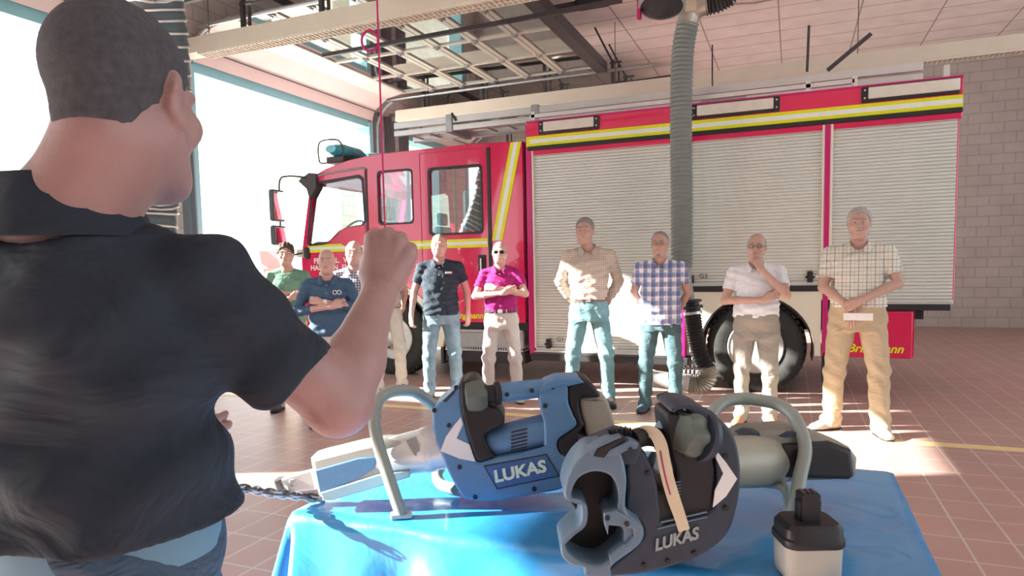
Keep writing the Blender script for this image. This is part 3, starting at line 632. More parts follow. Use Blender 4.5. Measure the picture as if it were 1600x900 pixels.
# sun visor corner, roof lamp
MB().add([(-6.24, TY-.06, 2.62), (-6.05, TY-.06, 2.72), (-5.93, TY-.06, 2.70), (-5.94, TY-.06, 2.52), (-6.06, TY-.06, 2.36), (-6.10, TY-.06, 2.5), (-6.24, TY+.1, 2.62), (-6.05, TY+.1, 2.72), (-5.93, TY+.1, 2.70), (-5.94, TY+.1, 2.52), (-6.06, TY+.1, 2.36), (-6.10, TY+.1, 2.5)],
         [(0, 1, 2, 3, 4, 5), (11, 10, 9, 8, 7, 6)]+[(i, i+6, (i+1) % 6+6, (i+1) % 6) for i in range(6)]).build('mirror_bracket', DSTEEL, T, bevel=.01)
MB().box((-6.24, TY-.02, 2.62), (-6.02, TY+TD+.02, 2.68)).build('sun_visor', mat('smoked_visor', (.25, .35, .42), .2), T, bevel=.02)
mr_ = thing  # mirrors
q = smoothpath([(-6.10, TY-.06, 2.66), (-6.34, TY-.14, 2.68), (-6.44, TY-.18, 2.62), (-6.45, TY-.18, 2.3), (-6.47, TY-.18, 1.75), (-6.40, TY-.16, 1.62), (-6.2, TY-.08, 1.64)], 5)
arm = MB().tube(q, .013, 8).build('mirror_arm', BLK, T, True)
MIRG = mat('mirror_glass', (.75, .78, .8), .03, 1.0)
for z0, z1 in ((2.07, 2.50), (1.75, 2.02)):
    h = MB().box((-6.50, TY-.36, z0), (-6.42, TY-.10, z1)).build('mirror_housing', mat('dark_green_grey', (.08, .11, .11), .4), arm, bevel=.035, seg=3)
    MB().box((-6.422, TY-.335, z0+.03), (-6.412, TY-.125, z1-.03)).build('mirror_face', MIRG, T, bevel=.004)
# cab interior
INT = mat('cab_interior_grey', (.10, .10, .11), .7); SEAT = mat('seat_cloth', (.06, .07, .09), .9)
tbox('cab_floor', INT, -6.2, -3.0, 1.10, 1.16, .05, TD-.06); tbox('cab_partition', INT, -4.34, -4.28, 1.1, 1.75, .05, TD-.06)
tbox('crew_back_panel', INT, -4.30, -3.02, 1.1, 2.84, TD-.2, TD-.14)
def seat(x, y):
    MB().box((x-.24, y-.24, 1.20), (x+.24, y+.24, 1.42)).build('seat_cushion', SEAT, T, bevel=.05); MB().box((x+.16, y-.23, 1.38), (x+.28, y+.23, 2.05)).build('seat_back', SEAT, T, bevel=.05); MB().box((x+.17, y-.12, 2.07), (x+.26, y+.12, 2.26)).build('headrest', SEAT, T, bevel=.03)
for yy in (TY+.45, TY+TD-.45): seat(-5.35, yy)
for yy in (TY+.35, TY+.9, TY+1.5, TY+2.05): seat(-3.5, yy)
MB().box((-6.2, TY+.1, 1.45), (-5.92, TY+TD-.1, 1.80)).build('dashboard', BLK, T, bevel=.06)
ct = Vector((-5.78, TY+.5, 1.92)); ax = Vector((-.75, 0, .66)).normalized(); u = Vector((0, 1, 0)); v = ax.cross(u)
sw = MB().tube([ct+(u*math.cos(2*math.pi*i/24)+v*math.sin(2*math.pi*i/24))*.22 for i in range(24)], .014, 8, True)
for a in (90, 210, 330): sw.cyl(ct, ct+(u*math.cos(rad(a))+v*math.sin(rad(a)))*.22, .012, n=6)
sw.cyl(ct, ct+Vector((-.12, 0, -.2)), .03); sw.build('steering_wheel', BLK, T, True)
MB().cyl((-3.95, TY+.18, 1.2), (-3.98, TY+.18, 2.8), .022).build('grab_pole', mat('yellow_pole', (.75, .7, .05), .4), T, True)
for xx, nm in ((-3.80, 'breathing_set_hose'), (-3.72, 'breathing_set_hose'), (-3.68, 'breathing_set_hose')): MB().cyl((xx, TY+.3, 1.3), (xx+.02, TY+.3, 2.7), .008, n=8).build(nm, SILV, T, True)
MB().cyl((-4.68, TY+.15, 1.3), (-4.62, TY+.15, 2.8), .018).build('grab_pole', DSTEEL, T, True)
# ---- blue light bar with tube guards, over the cab roof
BLU = mat('blue_lens', (.06, .50, .62), .12, 0, .35, 14, coat=.5)
lb = MB().box((-5.86, TY+.08, 2.84), (-5.58, TY+TD-.08, 2.93)).build('light_bar_base', DSTEEL, T, bevel=.01)
for y0, y1 in ((TY+.0, TY+.72), (TY+.78, TY+1.62), (TY+1.70, TY+TD-.10)):
    rings = []
    for k in range(9):
        u_ = k/8; yy = y0+(y1-y0)*u_; e = min(1, .55+1.8*min(u_, 1-u_))
        rings.append([(-5.72+.15*math.cos(a)*e, yy, 3.015+.095*math.sin(a)*e) for a in [2*math.pi*j/16 for j in range(16)]])
    MB().loft(rings).build('blue_lens', BLU, lb, True)
for yy in (TY-.02, TY+TD+.02):
    MB().tube(smoothpath([(-5.50, yy, 2.86), (-5.84, yy, 2.83), (-5.90, yy, 2.90), (-5.90, yy, 3.07), (-5.82, yy, 3.13), (-5.60, yy, 3.12), (-5.52, yy, 3.04), (-5.50, yy, 2.90)], 4), .011, 8).build('tube_guard', DSTEEL, T, True)
# ---- roof load: ladder and boxes in aluminium
ld = thing('roof_ladder', 'aluminium ladder lying lengthwise on the fire engine roof and overhanging the cab', 'ladder', (-2.6, TY+.6, 3.1))
for yy in (TY+.55, TY+1.05):
    for z0, z1 in ((3.20, 3.275), (3.30, 3.385)): MB().box((-5.05, yy-.03, z0), (1.2, yy+.03, z1)).build('rail', SILV, ld, bevel=.006)
for k in range(21): MB().cyl((-4.9+k*.29, TY+.55, 3.24), (-4.9+k*.29, TY+1.05, 3.24), .016, n=10).build('rung', SILV, ld, True)
for xx in (-4.2, -3.0): MB().box((xx-.05, TY+.50, 3.18), (xx+.05, TY+1.10, 3.41)).build('clamp', STEEL, ld, bevel=.01)
MB().bar((-4.15, TY+.5, 3.42), (-4.10, TY+.52, 3.32), .03).build('latch', DSTEEL, ld)
tbox('roof_support', SILV, -3.1, -2.98, 2.86, 3.2, .45, 1.15, .01)
tbox('roof_rack_rail', SILV, -2.9, .55, 3.14, 3.19, .06, .10, .006); tbox('roof_box', STEEL, -1.0, -.5, 3.1, 3.25, .5, 1.2, .01); tbox('roof_locker', SILV, .0, 1.4, 3.1, 3.30, 1.0, 1.9, .02)
for xx in (-2.88, -1.2, .1, .52, 1.3): tbox('rack_post', SILV, xx, xx+.05, 3.08, 3.22, .06, .11, .004)
for yy in (TY+1.2, TY+1.45): MB().box((-5.3, yy-.025, 3.02), (-3.2, yy+.025, 3.09)).build('cab_roof_beam', SILV, T, bevel=.006)
for xx in (-5.2, -4.3, -3.4): MB().box((xx-.03, TY+1.17, 2.87), (xx+.03, TY+1.48, 3.03)).build('beam_foot', STEEL, T)
MB().tube(smoothpath([(-5.3, TY+1.1, 3.0), (-5.36, TY+1.3, 3.03), (-5.3, TY+1.5, 3.0)], 4), .014, 6).build('end_hook', STEEL, T, True)
# ================================================================ smooth-union bodies (distance field -> mesh)
class SDF:
    def __init__(s, lo, hi, h, big=0.06):
        s.h = h; s.lo = np.array(lo, 'f'); s.n = np.maximum(4, np.ceil((np.array(hi)-s.lo)/h).astype(int)+1); s.big = big
        s.D = np.full(s.n, big, 'f')
    def win(s, lo, hi, pad):
        a = np.clip(np.floor((np.array(lo)-pad-s.lo)/s.h).astype(int), 0, s.n-1); b = np.clip(np.ceil((np.array(hi)+pad-s.lo)/s.h).astype(int)+1, 1, s.n)
        if (b <= a).any(): return None, None
        sl = tuple(slice(i, j) for i, j in zip(a, b))
        g = [((np.arange(a[k], b[k])*s.h+s.lo[k]).astype('f')).reshape([-1 if m == k else 1 for m in range(3)]) for k in range(3)]
        return sl, g
    def comb(s, sl, d, k, op):
        A = s.D[sl]
        if op == 'u':
            if k > 0: hh = np.maximum(k-np.abs(A-d), 0)/k; s.D[sl] = np.minimum(A, d)-hh*hh*k*.25
            else: s.D[sl] = np.minimum(A, d)
        elif op == 's':
            d = -d
            if k > 0: hh = np.maximum(k-np.abs(A-d), 0)/k; s.D[sl] = np.maximum(A, d)+hh*hh*k*.25
            else: s.D[sl] = np.maximum(A, d)
    def cone(s, a, b, ra, rb, k=.02, op='u', sq=None):
        """round cone; sq = (axis vector, factor) flattens it along that axis"""
        a = np.array(a, 'f'); b = np.array(b, 'f'); R = max(ra, rb)
        sl, g = s.win(np.minimum(a, b)-R, np.maximum(a, b)+R, s.big)
        if sl is None: return s
        ab = b-a; L2 = float(ab@ab)+1e-9
        P = [g[i]-a[i] for i in range(3)]
        if sq is not None:
            ax = np.array(sq[0], 'f'); ax = ax/np.linalg.norm(ax); t = P[0]*ax[0]+P[1]*ax[1]+P[2]*ax[2]; ta = float(ab@ax); 
            tt = np.clip((P[0]*ab[0]+P[1]*ab[1]+P[2]*ab[2])/L2, 0, 1); off = (t-tt*ta)*(1/sq[1]-1)
            P = [P[i]+off*ax[i] for i in range(3)]
        t = np.clip((P[0]*ab[0]+P[1]*ab[1]+P[2]*ab[2])/L2, 0, 1)
        d = np.sqrt((P[0]-t*ab[0])**2+(P[1]-t*ab[1])**2+(P[2]-t*ab[2])**2)-(ra+(rb-ra)*t)
        s.comb(sl, d.astype('f'), k, op); return s
    def ell(s, c, r, k=.02, op='u', M=None):
        c = np.array(c, 'f'); r = np.array(r, 'f'); R = r.max() if M is not None else r
        sl, g = s.win(c-R, c+R, s.big)
        if sl is None: return s
        P = [g[i]-c[i] for i in range(3)]
        if M is not None:
            Q = np.array(M, 'f'); P = [P[0]*Q[0, i]+P[1]*Q[1, i]+P[2]*Q[2, i] for i in range(3)]
        k0 = np.sqrt((P[0]/r[0])**2+(P[1]/r[1])**2+(P[2]/r[2])**2); k1 = np.sqrt((P[0]/r[0]**2)**2+(P[1]/r[1]**2)**2+(P[2]/r[2]**2)**2)+1e-6
        s.comb(sl, (k0*(k0-1)/k1).astype('f'), k, op); return s
    def loft(s, rows, k=.02, p=2.4, org=(0, 0, 0), M=None, op='u'):
        """stack of superellipses: rows = (z, half width x, half depth y, centre x, centre y), in a frame given by org and M (columns = local axes)"""
        rows = np.array(rows, 'f'); Q = np.eye(3, dtype='f') if M is None else np.array(M, 'f'); o = np.array(org, 'f')
        pts = []
        for z, a, b, cx, cy in rows:
            for i in (-1, 1):
                for j in (-1, 1): pts.append(o+Q@np.array([cx+i*a, cy+j*b, z], 'f'))
        pts = np.array(pts); sl, g = s.win(pts.min(0), pts.max(0), s.big)
        if sl is None: return s
        P = [g[i]-o[i] for i in range(3)]
        L = [P[0]*Q[0, i]+P[1]*Q[1, i]+P[2]*Q[2, i] for i in range(3)]
        z = np.broadcast_to(L[2], np.broadcast(*L).shape); zs = rows[:, 0]
        f = lambda j: np.interp(z.ravel(), zs, rows[:, j]).reshape(z.shape).astype('f')
        a, b, cx, cy = f(1), f(2), f(3), f(4)
        q = (np.abs((L[0]-cx)/a)**p+np.abs((L[1]-cy)/b)**p)**(1/p)
        d = (q-1)*np.minimum(a, b); d = np.maximum(d, np.maximum(zs[0]-z, z-zs[-1]))
        s.comb(sl, d.astype('f'), k, op); return s
    def plane(s, p, n, k=0.0, lo=None, hi=None):
        """cuts away the side the normal points to"""
        n = np.array(n, 'f'); n /= np.linalg.norm(n)
        lo = s.lo if lo is None else lo; hi = (s.lo+(s.n-1)*s.h) if hi is None else hi
        sl, g = s.win(lo, hi, 0)
        if sl is None: return s
        d = (g[0]-p[0])*n[0]+(g[1]-p[1])*n[1]+(g[2]-p[2])*n[2]
        A = s.D[sl]; s.D[sl] = np.maximum(A, np.broadcast_to(d, A.shape)); return s
    def flatcut(s, p, d, r=.1, ln=.14):
        """removes a short cylinder starting at p and running along d: a clean sleeve end"""
        d = Vector(d).normalized(); u = d.orthogonal().normalized(); v = d.cross(u)
        s.loft([(0, r, r, 0, 0), (ln, r, r, 0, 0)], 0, 2.0, p, [[u.x, v.x, d.x], [u.y, v.y, d.y], [u.z, v.z, d.z]], 's'); return s
    def noise(s, fn):
        sl, g = s.win(s.lo, s.lo+(s.n-1)*s.h, 0); s.D += fn(*g).astype('f'); return s
    def mesh(s, name):
        D = s.D; D[0] = D[-1] = s.big; D[:, 0] = D[:, -1] = s.big; D[:, :, 0] = D[:, :, -1] = s.big
        S = D < 0; c = S[:-1, :-1, :-1].astype('i1')
        cnt = np.zeros(np.array(D.shape)-1, 'i1')
        sh = [(i, j, k) for i in (0, 1) for j in (0, 1) for k in (0, 1)]
        n0, n1, n2 = D.shape
        for i, j, k in sh: cnt += S[i:n0-1+i, j:n1-1+j, k:n2-1+k]
        I = np.argwhere((cnt > 0) & (cnt < 8)); idx = np.full(cnt.shape, -1, 'i4'); idx[tuple(I.T)] = np.arange(len(I))
        V = {c_: D[I[:, 0]+c_[0], I[:, 1]+c_[1], I[:, 2]+c_[2]] for c_ in sh}
        acc = np.zeros((len(I), 3), 'f'); w_ = np.zeros(len(I), 'f')
        for a in sh:
            for ax in range(3):
                if a[ax]: continue
                b = list(a); b[ax] = 1; b = tuple(b); va, vb = V[a], V[b]; m = (va < 0) != (vb < 0)
                t = np.where(m, va/np.where(m, va-vb, 1), 0)
                p = np.tile(np.array(a, 'f'), (len(I), 1)); p[:, ax] = t; acc += p*m[:, None]; w_ += m
        P = (I+acc/w_[:, None])*s.h+s.lo
        F = []
        for ax in range(3):
            A = np.take(S, range(0, D.shape[ax]-1), ax); B = np.take(S, range(1, D.shape[ax]), ax)
            E = np.argwhere(A != B); o1, o2 = (ax+1) % 3, (ax+2) % 3
            E = E[(E[:, o1] > 0) & (E[:, o2] > 0)]
            ins = A[tuple(E.T)]
            def cell(d1, d2):
                q = E.copy(); q[:, o1] -= d1; q[:, o2] -= d2; return idx[tuple(q.T)]
            q = np.stack([cell(1, 1), cell(0, 1), cell(0, 0), cell(1, 0)], 1)
            q[~ins] = q[~ins][:, ::-1]; F.append(q)
        F = np.concatenate(F)
        # drop crumbs: connected pieces far smaller than the main one
        lab = np.arange(len(P))
        while True:
            m_ = lab[F].min(1); old = lab.copy()
            for c_ in range(4): np.minimum.at(lab, F[:, c_], m_)
            lab = lab[lab]
            if (lab == old).all(): break
        cn = np.bincount(lab, minlength=len(P)); keep = cn[lab] > max(60, .02*cn.max())
        if not keep.all():
            F = F[keep[F[:, 0]]]; new = np.cumsum(keep)-1; P = P[keep]; F = new[F]
        me = bpy.data.meshes.new(name)
        me.vertices.add(len(P)); me.vertices.foreach_set('co', P.astype('f').ravel())
        me.loops.add(F.size); me.loops.foreach_set('vertex_index', F.ravel().astype('i4'))
        me.polygons.add(len(F)); me.polygons.foreach_set('loop_start', np.arange(0, F.size, 4, dtype='i4'))
        try: me.polygons.foreach_set('loop_total', np.full(len(F), 4, 'i4'))
        except Exception: pass
        me.update(calc_edges=True)
        return me
    def build(s, name, m, parent=None):
        me = s.mesh(name); return link(name, me, m, parent, True)

def head_sdf(S, c, sc, M=np.eye(3), feat=1.0, fat=1.0, ears=True, neck=None):
    """head with face; c = middle of the head, face looks along local -y"""
    Q = np.array(M, 'f'); W = lambda x, y, z: np.array(c, 'f')+Q@(np.array([x, y, z], 'f')*sc)
    e = lambda p, r, k=.02, op='u': S.ell(W(*p), np.array(r)*sc, k*sc, op, Q)
    k_ = lambda a, b, r1, r2, k=.012, op='u': S.cone(W(*a), W(*b), r1*sc, r2*sc, k*sc, op)
    e((0, .012, .035), (.076, .096, .086)); e((0, -.028, -.035), (.060*fat, .070, .082), .03)
    k_((-.022*fat, -.062, -.098), (.022*fat, -.062, -.098), .024, .024, .03)
    for s_ in (-1, 1):
        k_((s_*.055*fat, .0, -.045), (s_*.025, -.062, -.098), .020, .020, .03)          # jaw line
        e((s_*.043*fat, -.068, -.022), (.026*fat, .022, .024), .025)                       # cheek
        k_((s_*.014, -.094, .024), (s_*.046, -.078, .026), .0105, .010, .014)          # brow ridge
        e((s_*.031, -.104, .004), (.0175, .014, .0105), .012, 's')                     # eye socket
        e((s_*.031, -.080, .004), (.0150, .0150, .0125), .004)                          # lid
        if ears:
            e((s_*.078, .012, -.002), (.010, .020, .033), .008); e((s_*.084, .004, .002), (.006, .010, .018), .006, 's')
    k_((0, -.092, .018), (0, -.116, -.024), .0085, .0125, .012)
    for s_ in (-1, 1): k_((s_*.011, -.104, -.030), (s_*.012, -.100, -.031), .0085, .0085, .008)
    k_((-.017, -.088, -.056), (.017, -.088, -.056), .0085, .0085, .008); k_((-.014, -.088, -.067), (.014, -.088, -.067), .0085, .0085, .008)
    k_((-.021, -.0985, -.0615), (.021, -.0985, -.0615), .0022, .0022, .003, 's')
    if neck is not None: S.cone(W(0, .012, -.065), neck, .054*sc*fat, .062*sc*fat, .03*sc)
    return W
def hand_sdf(S, wr, d, n, sc=1.0, curl=.5, side=1, spread=.06, k=.006, thumb=.8):
    """hand from the wrist along d, n = back of the hand, side = +1 when the thumb lies towards n x d"""
    wr = Vector(wr); d = Vector(d).normalized(); n = Vector(n); n = (n-d*n.dot(d)).normalized(); t = n.cross(d)*side
    P = wr+d*.045*sc
    S.cone(wr-d*.01, wr+d*.02*sc, .024*sc, .026*sc, .02*sc, sq=(n, .75))
    for u_ in (-.028, -.010, .010, .028): S.cone(wr+d*.02*sc+t*u_*.55*sc, wr+d*.085*sc+t*u_*sc, .017*sc, .0125*sc, .014*sc, sq=(n, .85))
    for i, (u_, ln) in enumerate(((.030, .068), (.011, .076), (-.010, .071), (-.029, .056))):
        p = wr+d*.088*sc+t*u_*sc; a = curl*.9; q = d*math.cos(a*.5)-n*math.sin(a*.5)+t*spread*(1.5-i)*.4; L_ = ln*sc; r = (.0088 if i < 3 else .0078)*sc
        for f_, a_ in ((.45, .5), (.30, 1.5), (.25, 2.2)):
            q = (d*math.cos(a*a_)-n*math.sin(a*a_)+t*spread*(1.5-i)*.3).normalized(); p2 = p+q*L_*f_; S.cone(p, p2, r, r*.93, k*.6); p = p2; r *= .93
    p = wr+d*.025*sc+t*.022*sc; a = thumb
    p2 = p+(d*.75+t*.6*(1-curl*.4)-n*.35*curl).normalized()*.040*sc; S.cone(p, p2, .014*sc, .0115*sc, .012*sc)
    p3 = p2+(d*.9+t*.15*(1-curl)-n*(.2+.5*curl)).normalized()*.030*sc; S.cone(p2, p3, .0105*sc, .0095*sc, .004)
    p4 = p3+(d*.8-n*(.2+.6*curl)-t*.25*curl).normalized()*.024*sc; S.cone(p3, p4, .0095*sc, .0080*sc, .003)
SKIN = {}
def skin(name, col):
    if name not in SKIN:
        m = mat('skin_'+name, col, .48, 0, .07, 25, .15, 120)
        m.node_tree.nodes['Principled BSDF'].inputs['Subsurface Weight'].default_value = .08
        m.node_tree.nodes['Principled BSDF'].inputs['Subsurface Radius'].default_value = (.02, .008, .004)
        SKIN[name] = m
    return SKIN[name]
EYEW = mat('eye_white', (.50, .45, .42), .3); WHITE = mat('white_trim', (.75, .74, .72), .4); IRIS = mat('iris_dark', (.04, .03, .025), .2); LIP = mat('lip', (.48, .20, .18), .5)
def person(label, pos, face, H, P):
    """a standing man; face = world point he looks at; P = pose, build and clothing"""
    dx, dy = face[0]-pos[0], face[1]-pos[1]; rz = math.atan2(dx, -dy)+P.get('turn', 0)
    t = thing('person', label, 'person', (pos[0], pos[1], 0), rz, P.get('group'), True)
    q = H/1.75; fx = P.get('fat', 1.0); belly = P.get('belly', 0); sw = P.get('sw', 1.0)
    v = lambda x, y, z: (x*q, y*q, z*q)
    sh = {s: Vector(v(s*.170*sw, .01, 1.400)) for s in (-1, 1)}
    el = {s: Vector(v(*P['el'][s])) for s in (-1, 1)}; wr = {s: Vector(v(*P['wr'][s])) for s in (-1, 1)}
    hd = P['hd']; st = P.get('stance', .10); ft = {s: P.get('toe', {-1: -.25, 1: .25})[s] for s in (-1, 1)}
    knee = {s: Vector(v(s*(.09+st*.4)*1.0, -.02, .49)) for s in (-1, 1)}; ank = {s: Vector(v(s*(.075+st*.6), .03+P.get('step', {-1: 0, 1: 0})[s], .085)) for s in (-1, 1)}
    hip = {s: Vector(v(s*.085*fx, .01, .90)) for s in (-1, 1)}
    torso = [(.80, .150*fx, .105*fx, 0, .01), (.92, .165*fx, .115*fx, 0, .01), (1.02, .150*fx, .105*fx, 0, .0), (1.12, .150*fx, .105*fx, 0, 0), (1.25, .165*sw, .112*fx, 0, 0), (1.33, .165*sw, .112, 0, .005), (1.385, .142*sw, .096, 0, .012), (1.435, .095*sw, .070, 0, .02), (1.49, .056, .052, 0, .025)]
    def T_(g): return [(z*q, (a+g)*q, (b+g)*q, cx*q, cy*q) for z, a, b, cx, cy in torso]
    lo, hi = (-.42*q, -.34*q, -.01), (.42*q, .30*q, H+.03)
    hc = Vector(v(0+P.get('hx', 0), -.015, 1.63)); Mh = Matrix.Rotation(P.get('hyaw', 0), 3, 'Z') @ Matrix.Rotation(P.get('htilt', 0), 3, 'X') @ Matrix.Rotation(P.get('hroll', 0), 3, 'Y')
    # body: one continuous skin
    S = SDF(lo, hi, .0062)
    S.loft(T_(-.012), .03)
    if belly: S.ell(v(0, -.02-belly*.4, 1.08), (.13*fx*q, (.085+belly*.55)*q, .14*q), .05)
    for s in (-1, 1):
        S.cone(v(s*.05, .02, 1.445), sh[s], .040*q, .047*q, .04)
        S.cone(sh[s], el[s], .048*q*fx, .037*q, .02); S.cone(el[s], el[s].lerp(wr[s], .35), .037*q, .036*q, .012); S.cone(el[s].lerp(wr[s], .35), wr[s], .036*q, .024*q, .015)
        S.cone(hip[s], knee[s], .082*q*fx, .052*q, .03); S.cone(knee[s], knee[s].lerp(ank[s], .3), .052*q, .050*q, .02); S.cone(knee[s].lerp(ank[s], .3), ank[s], .050*q, .034*q, .02)
        S.cone(ank[s], ank[s]+Vector((math.sin(ft[s])*.12, -math.cos(ft[s])*.12, -.04)), .034*q, .028*q, .02)
        hand_sdf(S, wr[s], P['hdir'][s], P['hn'][s], 1.02*q, P.get('curl', {-1: .6, 1: .6})[s], P.get('hs', {-1: 1, 1: -1})[s])
    W = head_sdf(S, hc, .98*q, Mh, neck=v(0, .02, 1.44), fat=P.get('hfat', 1.0))
    S.build('body', skin(P['skin'][0], P['skin'][1]), t)
    # eyes, brows
    hs = .98*q
    for s in (-1, 1):
        p = W(s*.031, -.0865, .004); e = MB().ball(p, (.0098*hs, .0102*hs, .0062*hs), 10).build('eye', EYEW, t, True)
        p = W(s*.031, -.0935, .004); MB().ball(p, .0048*hs, 8).build('iris', IRIS, e, True)
        MB().tube([W(s*.014, -.104, .026), W(s*.032, -.100, .032), W(s*.050, -.086, .027)], [.0035*hs, .0042*hs, .0025*hs], 6).build('eyebrow', P['browm'], t, True)
    MB().tube([W(-.022, -.0945, -.062), W(-.010, -.0985, -.059), W(.010, -.0985, -.059), W(.022, -.0945, -.062)], [.0018*hs, .004*hs, .004*hs, .0018*hs], 6).build('lips', LIP, t, True)
    # hair
    hr = P.get('hair')
    if hr:
        kind, th, hm = hr; G = SDF(np.array(hc)-.16, np.array(hc)+.16, .0055, .04)
        G.ell(W(0, .014, .035), np.array((.076+th, .096+th, .086+th))*hs, 0, 'u', Mh)
        G.noise(lambda x, y, z: .0022*np.sin(x*210+y*90)*np.sin(z*150+y*60)+.0015*np.sin(y*260+z*40))
        def cut(p, n): n = Mh @ Vector(n); G.plane(W(*p), n)
        if kind == 'full': cut((0, -.062, .072), (0, -.80, -.6)); 
        elif kind == 'fringe': cut((0, -.074, .062), (0, -.85, -.52)); G.noise(lambda x, y, z: .003*np.sin(x*160))
        elif kind == 'receded': cut((0, -.040, .085), (0, -.80, -.6))
        elif kind == 'sides': cut((0, 0, .055), (0, -.25, 1)); cut((0, -.018, 0), (0, -1, -.1))
        cut((0, .0, -.055), (0, -.35, -1))
        for s in (-1, 1): G.ell(W(s*.085, -.035, -.030), np.array((.035, .050, .050))*hs, 0, 's', Mh)
        G.build('hair', hm, t)
    if P.get('moustache'): MB().tube([W(-.030, -.088, -.057), W(-.012, -.103, -.047), W(0, -.105, -.045), W(.012, -.103, -.047), W(.030, -.088, -.057)], [.004*hs, .009*hs, .007*hs, .009*hs, .004*hs], 8).build('moustache', P['moustache'], t, True)
    if P.get('goatee'):
        MB().tube([W(-.026, -.086, -.058), W(-.022, -.082, -.085), W(-.008, -.083, -.104), W(.008, -.083, -.104), W(.022, -.082, -.085), W(.026, -.086, -.058)], [.005*hs, .009*hs, .015*hs, .015*hs, .009*hs, .005*hs], 8).build('beard', P['goatee'], t, True)
    gl = P.get('glasses')
    if gl:
        fm, lm, hh = gl; g = MB()
        for s in (-1, 1):
            pts = [W(s*(.033+.0235*math.cos(a)), -.112+.006*abs(math.cos(a)), .003+hh*math.sin(a)) for a in [2*math.pi*i/16 for i in range(16)]]
            g.tube(pts, .0022*hs, 6, True); g.tube([W(s*.056, -.106, .006), W(s*.078, -.06, .008), W(s*.082, .01, .006)], .0022*hs, 6)
        g.tube([W(-.010, -.112, .006), W(.010, -.112, .006)], .0022*hs, 6); gg = g.build('glasses', fm, t)
        for s in (-1, 1):
            pts = [W(s*(.033+.0225*math.cos(a)), -.1115+.006*abs(math.cos(a)), .003+hh*.96*math.sin(a)) for a in [2*math.pi*i/16 for i in range(16)]]
            p2 = [Vector(p.tolist())+Mh@Vector((0, .0015, 0)) for p in pts]; MB().loft([[tuple(p) for p in pts], [tuple(p) for p in p2]]).build('lens', lm, gg)
    # shirt
    sm = P['shirt']; hem = P.get('hem', .98); slv = P.get('sleeve', .62)
    S = SDF((lo[0], lo[1], .70*q), (hi[0], hi[1], 1.56*q), .0062)
    g0 = .010
    def T2(g):
        r = []
        for z, a, b, cx, cy in torso:
            e = g + (.012 if z < 1.2 else 0); r.append((z*q, (a+e)*q, (b+e)*q, cx*q, cy*q))
        return r
    S.loft(T2(g0)[:-1], .03)
    if belly: S.ell(v(0, -.03-belly*.4, 1.06), ((.155*fx)*q, (.118+belly*.6)*q, .16*q), .05)
    for s in (-1, 1):
        S.cone(v(s*.05, .02, 1.445), sh[s], .050*q, .058*q, .04)
        d = (el[s]-sh[s])
        if slv <= 1: e_ = sh[s]+d*slv; S.cone(sh[s], e_, .058*q*fx, .058*q, .02)
        else:
            S.cone(sh[s], el[s], .058*q*fx, .050*q, .02); e_ = el[s].lerp(wr[s], slv-1); S.cone(el[s], e_, .050*q, .044*q, .015)
        if slv <= 1:
            # clean sleeve end: subtract a fat stub that starts at the hem plane
            S.flatcut(e_, d, .085)
    # collar
    amp = P.get('folds', .006); ph = P.get('seed', 0)*1.7
    S.noise(lambda x, y, z: -amp*np.sin(x*38+z*23+ph+2*np.sin(z*17+ph))*np.sin(z*31-x*14+1.5*np.sin(x*21+ph))*np.clip((1.40*q-z)*6, .15, 1)-amp*.5*np.sin(z*85+x*30*np.sin(z*9+ph)+ph))
    S.plane((0, 0, hem*q), (0, 0, -1))
    if P.get('untuck'): pass
    shirt = S.build('shirt', sm, t)
    cm = P.get('collarm', sm)
    if P.get('collar', True):
        for s in (-1, 1):
            a = Vector(v(0, .090, 1.525)); b = Vector(v(s*.072, .02, 1.515)); c = Vector(v(s*.052, -.062, 1.475)); d = Vector(v(s*.010, -.100, 1.430)); e = Vector(v(s*.062, -.118, 1.385)); f = Vector(v(s*.092, -.075, 1.425)); g = Vector(v(s*.102, .02, 1.462)); h_ = Vector(v(0, .118, 1.47))
            o = MB(); up = [a, b, c, d]; dn_ = [h_, g, f, e]; th = Vector((0, 0, 0)); vs_ = []
            for u1, u2 in zip(up, dn_):
                c0 = Vector(v(0, .015, 1.47)); n_ = ((u1+u2)/2-c0).normalized()*.008; vs_ += [u1, u2+n_*.4, u1+n_, u2+n_*1.6]
            fs_ = []
            for i in range(3): A = 4*i; B = A+4; fs_ += [(A, A+1, B+1, B), (A+2, B+2, B+3, A+3), (A, B, B+2, A+2), (A+1, A+3, B+3, B+1)]
            fs_ += [(0, 2, 3, 1), (12, 13, 15, 14)]
            ob = o.add(vs_, fs_).build('collar', cm, shirt, True); md = ob.modifiers.new('s', 'SUBSURF'); md.levels = md.render_levels = 1
        n_ = 6 if P.get('placket', 'shirt') == 'shirt' else 2
        for i in range(n_):
            z = 1.40-i*.075
            if P.get('placket') == 'polo' or True:
                y_ = -(np.interp(z, [r[0] for r in torso], [r[2]+g0 for r in torso])+.006)-(belly*.75*max(0, 1-((z-1.06)/.19)**2) if belly else 0)
                MB().ball(v(0, y_, z), .0045, 6).build('button', P.get('buttonm', WHITE), shirt)
    # trousers
    tm = P['trousers']; S = SDF((lo[0], lo[1], .0), (hi[0], hi[1], 1.08*q), .0065)
    S.loft([(z_*q, (a_+.006)*q, (b_+.006)*q, 0, .01*q) for z_, a_, b_ in ((.80, .155*fx, .112*fx), (.92, .168*fx, .120*fx), (1.00, .158*fx, .112*fx), (1.03, .156*fx, .110*fx))], .03)
    if belly: S.ell(v(0, -.03-belly*.4, 1.02), ((.158*fx)*q, (.118+belly*.55)*q, .13*q), .04)
    leg = P.get('leg', 1.0)
